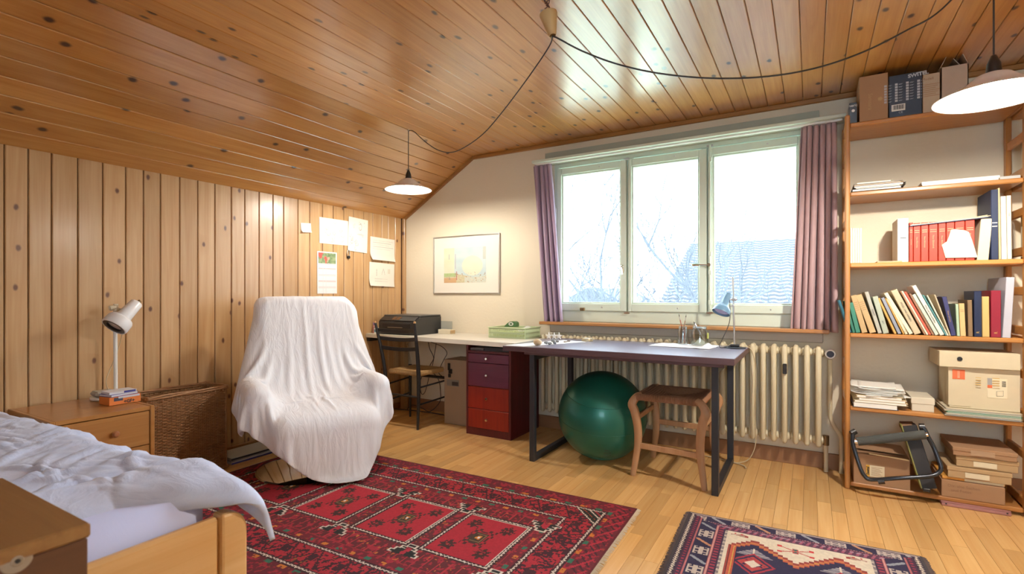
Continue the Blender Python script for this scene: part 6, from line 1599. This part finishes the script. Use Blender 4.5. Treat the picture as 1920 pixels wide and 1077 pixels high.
def roundrect(z, o, k=5):
    c = []
    for (cx, cy, a0) in ((bx1, by0, -pi / 2), (bx1, by1, 0), (bx0, by1, pi / 2), (bx0, by0, pi)):
        for i in range(k): a = a0 + pi / 2 * i / (k - 1); c.append((cx + (o + .006) * cos(a), cy + (o + .006) * sin(a), z))
    c.append(c[0])
    d = []
    for a, b in zip(c[:-1], c[1:]):
        for j in range(6): d.append(tuple(a[i] + (b[i] - a[i]) * j / 6 for i in range(3)))
    d.append(c[0]); return d
for z, s, nm in ((bh, .009, 'rim'), (.012, .009, 'foot_rim')):
    m = MB()
    for ph in range(3):
        c = roundrect(z, 0); m.tube([(x + .007 * cos(i * .55 + ph * 2.09) * .7, y + .007 * cos(i * .55 + ph * 2.09) * .7, zz + .008 * sin(i * .55 + ph * 2.09)) for i, (x, y, zz) in enumerate(c)], .006, 6, False)
    m.build(nm, wk, t, smooth=True, fix=False)
for cx, cy in ((bx0, by0), (bx1, by0), (bx1, by1), (bx0, by1)): MB().tube([(cx, cy, .005), (cx, cy, bh)], .007, 8).build('corner_post', wk, t, smooth=True)
MB().box(bx0, bx1, by0, by1, .012, .018).build('bottom', wk, t)

# flat boards lying at the wall behind the armchair
for i, (c, l) in enumerate((((.50, .52, .52, 1), 'lower pale drawing board with a blue edge lying by the wall beside the wicker basket'), ((.55, .56, .52, 1), 'upper pale drawing board lying by the wall beside the wicker basket'))):
    b_ = thing('drawing_board', l, 'board', (.15, -1.6, .02 * i), 0, 'flat boards on the floor by the wall')
    MB().box(.03, .25 - .02 * i, -1.88 + .01 * i, -1.40, .0205 * i, .0205 * i + .016, .001).build('board', colmat(c), b_)
    MB().box(.25 - .02 * i, .2515 - .02 * i, -1.88 + .01 * i, -1.40, .0205 * i + .003, .0205 * i + .011).build('edge_strip', colmat((.05, .05, .3, 1)) if i == 0 else M['black'], b_)

# ------------------------------------------------------------------ things pinned to the wood wall
def sketch(seed, kind):
    def f(u, v):
        r = np.random.RandomState(seed); C = np.zeros((len(u), 3)); C[:] = (.80, .77, .68)
        ink = np.array((.42, .40, .36))
        if kind == 'notes':
            for k in range(15):
                cx, cy, a, b = r.uniform(.1, .9), r.uniform(.1, .9), r.uniform(.02, .07), r.uniform(.03, .10)
                q = np.sqrt(((u - cx) / a) ** 2 + ((v - cy) / b) ** 2); m = (np.abs(q - 1) < .13) & (np.arctan2(v - cy, u - cx) < r.uniform(-1, 3.2)); C[m] = ink * r.uniform(.9, 1.4)
            m = (np.abs(v - .52) < .005) & (u > .45) & (u < .8); C[m] = ink
        elif kind == 'lines':
            for k in range(5): m = (np.abs(v - (.86 - .09 * k) - .006 * np.sin(u * 90 + k)) < .006) & (u > .1) & (u < .95 - .1 * (k % 3)); C[m] = (.45, .45, .42)
            for k in range(3): m = (np.abs(v - (.42 - .08 * k)) < .005) & (u > .35) & (u < .7); C[m] = (.55, .53, .48)
        elif kind == 'plan':
            m = (np.abs(u - .28) < .015) & (v > .42) & (v < .72) & (((v * 30) % 1) < .6); C[m] = ink
            m = (np.abs(np.abs(u - .55) - (.78 - v) * .22) < .006) & (v > .5) & (v < .78); C[m] = ink
            m = (np.abs(u - .78) < .05) & (np.abs(v - .66) < .1) & (((u * 40).astype(int) + (v * 40).astype(int)) % 2 == 0); C[m] = (.55, .50, .36)
            for k in range(4): m = (np.abs(v - .36 + .05 * k) < .006) & (u > .2) & (u < .72) & (((u * 23 + k) % 1) < .6); C[m] = ink
        elif kind == 'small':
            for k in range(4): m = (np.abs(v - .75 + .13 * k) < .02) & (u > .2) & (u < .8); C[m] = (.62, .62, .60)
        return C
    return f
def pinned(name, c4, kind, seed, label, cat, group, curlk=0.0, off=.004, nx=70, ny=50, fun=None):
    """c4: pixels of the top left, top right, bottom left corners on the wall plane"""
    A_, B_, C_ = (at(*p, x=off) for p in c4)
    ux, uy = (B_ - A_), (A_ - C_); W_, H_ = ux.length, uy.length
    o = C_; Mx = frame(o, ux, uy)
    cf = (lambda U, V: curlk * (np.clip(.35 - V, 0, 1) / .35) ** 2 * (1 - U * .6)) if curlk else None
    return printed(name, Mx, W_, H_, nx, ny, fun or sketch(seed, kind), M['print'], None, cf, label=label, category=cat, group=group)
GP = 'papers pinned to the wood wall'
pinned('note', ((564, 418), (583, 419), (565, 436)), 'small', 1, 'small square white note pinned at the left of the papers', 'note', GP, .02, nx=20, ny=20)
pinned('drawing_sheet', ((600, 407), (654, 415), (599, 456)), 'notes', 2, 'wide white sheet with faint sketches pinned left, above the wall calendar', 'paper', GP, .0)
pinned('drawing_sheet', ((655, 406), (691, 414), (652, 470)), 'notes', 5, 'tall white sheet with faint sketches overlapping the wide sheet', 'paper', GP, .0, off=.008, nx=50, ny=70)
pinned('drawing_sheet', ((690, 443), (736, 450), (694, 487)), 'lines', 7, 'curling white sheet with pencil lines, upper one by the room corner', 'paper', GP, .035)
pinned('drawing_sheet', ((689, 491), (736, 496), (692, 536)), 'plan', 9, 'curling white sheet with small pencil figures, lower one by the room corner', 'paper', GP, .02)
def cal(u, v):
    C = np.zeros((len(u), 3)); C[:] = (.82, .80, .82)
    ph = (v > .715) & (v < .97) & (u > .05) & (u < .95)
    n = vnoise(u, v, 14, 26, 21); n2 = vnoise(u, v, 7, 12, 22)
    g = np.stack([.10 + .25 * n, .20 + .22 * n, .08 + .16 * n], 1); C[ph] = g[ph]
    rd = ph & (n2 > .62) & (u < .5); C[rd] = (.62, .10, .08)
    C[ph & (np.abs(u - .58) < .05) & (v < .93) & (n > .3)] = (.50, .36, .28)
    for z in (.695, .60, .45, .30, .16): C[(np.abs(v - z) < .008) & (u > .05) & (u < .95)] = (.72, .42, .44)
    for z in (.575, .425, .275, .13): C[(np.abs(v - z) < .006) & (u > .05) & (u < .95)] = (.74, .58, .56)
    gl = (v < .69) & (((u * 7) % 1) < .05); C[gl] = (.70, .68, .70)
    return C
pinned('wall_calendar', ((595, 471), (632, 474), (595, 551)), 'small', 1, 'long narrow wall calendar with a flower photo above the armchair', 'calendar', None, 0, nx=50, ny=110, fun=cal)
del bpy.data.objects['wall_calendar']['group']
q = at(653, 474, x=.008); t = thing('carabiner', 'dark metal carabiner hanging on a nail in the wood wall below the sheets', 'carabiner', (q.x, q.y, q.z - .04))
m = MB(); m.tube([(.010, q.y + .014 * cos(a), q.z - .008 + .030 * sin(a)) for a in np.linspace(0, 2 * pi, 22)], .0035, 6, False); m.build('ring', M['steel'], t, smooth=True)
MB().cyl((.006, q.y, q.z - .040), (.018, q.y, q.z - .040), .014, 16).build('round_fob', M['black'], t)
MB().cyl((0, q.y, q.z + .022), (.015, q.y, q.z + .024), .0015, 6).build('nail', M['steel'], t)

# ------------------------------------------------------------------ framed picture
a_, b_ = at(815, 450, y=-.012), at(938, 550, y=-.012)
x0, x1, z1, z0 = .392, 1.120, 1.640, 1.118
t = thing('framed_picture', 'pale abstract print in a thin metal frame on the window wall', 'picture', ((x0 + x1) / 2, -.01, z0))
MB().box(x0, x1, -.006, -.001, z0, z1).build('mat_board', plain('warm_white_mat', (.76, .72, .62, 1), .8, var=.01), t)
m = MB()
for (a, b, c, d) in ((x0 - .006, x0 + .002, z0 - .006, z1 + .006), (x1 - .002, x1 + .006, z0 - .006, z1 + .006), (x0, x1, z0 - .006, z0 + .002), (x0, x1, z1 - .002, z1 + .006)): m.box(a, b, -.020, -.0005, c, d, .001)
m.build('frame', M['steel'], t)
def painting(u, v):
    C = np.zeros((len(u), 3)); n = vnoise(u, v, 8, 8, 31); n2 = vnoise(u, v, 40, 40, 32); n3 = vnoise(u, v, 3, 3, 33)
    C[:] = (.52, .62, .58); C += (n3[:, None] - .5) * .14
    left = u < .28; C[left] = np.stack([.62 + .1 * n, .66 + .05 * n, .42 + .1 * n], 1)[left]
    blue = (u > .25) & (v > .22); C[blue] = np.stack([.44 + .12 * n, .58 + .08 * n, .60 + .05 * n], 1)[blue]
    sun = ((u - .68) / .24) ** 2 + ((v - .48) / .28) ** 2; s1 = sun < 1; C[s1] = np.stack([.80 + 0 * n, .68 + .05 * n, .48 + .06 * n], 1)[s1]
    gr = v < .20 + .05 * np.sin(u * 6); C[gr] = np.stack([.58 + .2 * (n2 - .5), .50 + .12 * (n2 - .5), .28 + .1 * (n2 - .5)], 1)[gr]
    gg = (v > .17) & (v < .27) & (u < .32); C[gg] = (.36, .50, .16)
    og = (v < .14) & (u < .3); C[og] = (.58, .30, .10); bb = (v < .16) & (u > .5); C[bb] = np.stack([.50 + .2 * n2, .55 + .1 * n2, .48 + 0 * n2], 1)[bb]
    C[(np.abs(u - .31) < .012) & (v > .08) & (v < .32)] = (.42, .05, .05); C[(np.abs(u - .285) < .008) & (v > .40) & (v < .82)] = (.42, .40, .42)
    C[(np.abs(u - .13) < .008) & (v > .68) & (v < .82)] = (.4, .4, .36); C[(np.abs(u - .96) < .03) & (v > .65)] = (.48, .50, .42)
    sp_ = (v < .3) & (n2 > .78); C[sp_] = (.35, .22, .10)
    return C * .80 + np.array([.60, .68, .66]) * .16
pa, pb_ = at(834, 463, y=-.007), at(914, 530, y=-.007)
lx0, lx1, lz0, lz1 = x0 + .115, x1 - .140, z0 + .095, z1 - .105
printed('artwork', frame((lx0, -.0068, lz0), (1, 0, 0), (0, 0, 1)), lx1 - lx0, lz1 - lz0, 110, 80, painting, M['print'], t)

# ------------------------------------------------------------------ pendant lamps
shm = plain('white_enamel_shade', (.82, .80, .76, 1), .3, var=.01)
def pendant(x, y, z, Rr, label, glow):
    t = thing('pendant_lamp', label, 'pendant lamp', (x, y, z), 0, None)
    MB().lathe([(.022, .088), (.05, .078), (.075, .055), (.10, .038), (Rr, .002), (Rr, 0), (Rr - .003, 0), (.10, .034), (.073, .050), (.048, .072), (.022, .082)], (x, y, z), 48, close=True).build('shade', shm, t, smooth=50)
    MB().lathe([(0, .155), (.008, .15), (.020, .12), (.022, .10), (.024, .082), (0, .082)], (x, y, z), 24).build('socket', M['blackplastic'], t, smooth=50)
    MB().cyl((x, y, z + .15), (x, y, ZC - .01), .003, 8).build('cord', M['wire'], t, smooth=50)
    b = MB().lathe([(0, -.032), (.018, -.027), (.029, -.010), (.030, .008), (.022, .03), (.013, .055), (.013, .075), (0, .078)], (x, y, z + .014), 16).build('bulb', emit('glowing_bulb', LAMP_COLOR + (1,), glow), t, smooth=60)
    b.visible_shadow = True
    MB().cyl((x, y, ZC - .012), (x, y, ZC), .006, 8).build('hook', M['steel'], t)
    return t
pendant(.845, -.87, 1.895, .175, 'white enamel pendant lamp hanging in the far left under the ceiling slope', BULB_GLOW * .47)
pendant(4.045, -1.30, 1.822, .175, 'large bright white enamel pendant lamp at the upper right before the bookcase', BULB_GLOW)
t = thing('ceiling_rose', 'cream conical ceiling cup hanging on bare wires at the top of the picture', 'ceiling rose', (2.52, -1.87, 2.17))
ca = at(1028, 26, y=-1.876); cb2 = at(1036, 67, y=-1.876)
dv = (cb2 - ca); L_ = dv.length
Mx = xr(ca, cb2, ca)
MB().lathe([(.037, 0), (.0375, .003), (.016, L_), (.013, L_), (.013, L_ - .004), (.034, .004)], (0, 0, 0), 28, Mx, close=True).build('cone_cup', plain('cream_bakelite', (.55, .38, .17, 1), .5), t, smooth=50)
m = MB(); top = Vector((ca.x - .01, ca.y, ZC))
for k in range(3):
    m.tube([ca.lerp(top, s) + Vector((.008 * sin(s * 14 + k * 2.1) + .004 * (k - 1), .008 * cos(s * 14 + k * 2.1), 0)) for s in np.linspace(-.15, 1, 16)], .0022, 5, False)
m.build('bare_wires', plain('brown_wire', (.10, .03, .02, 1), .5), t, smooth=True)
A_, B_ = (cb2.x, cb2.y), (.845, -.87)
cable('electric_cord', [cb2] + [at_line(px_, py_, A_, B_) for px_, py_ in ((1028, 90), (985, 153), (938, 215), (905, 252), (870, 277), (845, 286), (820, 281), (795, 264), (775, 246))] + [(.845, -.87, ZC - .012)], .003, M['wire'], 'dark cord sagging from the ceiling cup to the left pendant lamp', cat='cord')
B2 = (4.045, -1.30)
cable('electric_cord', [cb2] + [at_line(px_, py_, A_, B2) for px_, py_ in ((1050, 74), (1090, 95), (1150, 118), (1220, 135), (1300, 145), (1380, 147), (1460, 141), (1540, 125), (1620, 97), (1700, 57), (1765, 18))] + [(4.045, -1.30, ZC - .012)], .0034, M['wire'], 'dark cord sagging from the ceiling cup to the right pendant lamp', cat='cord')
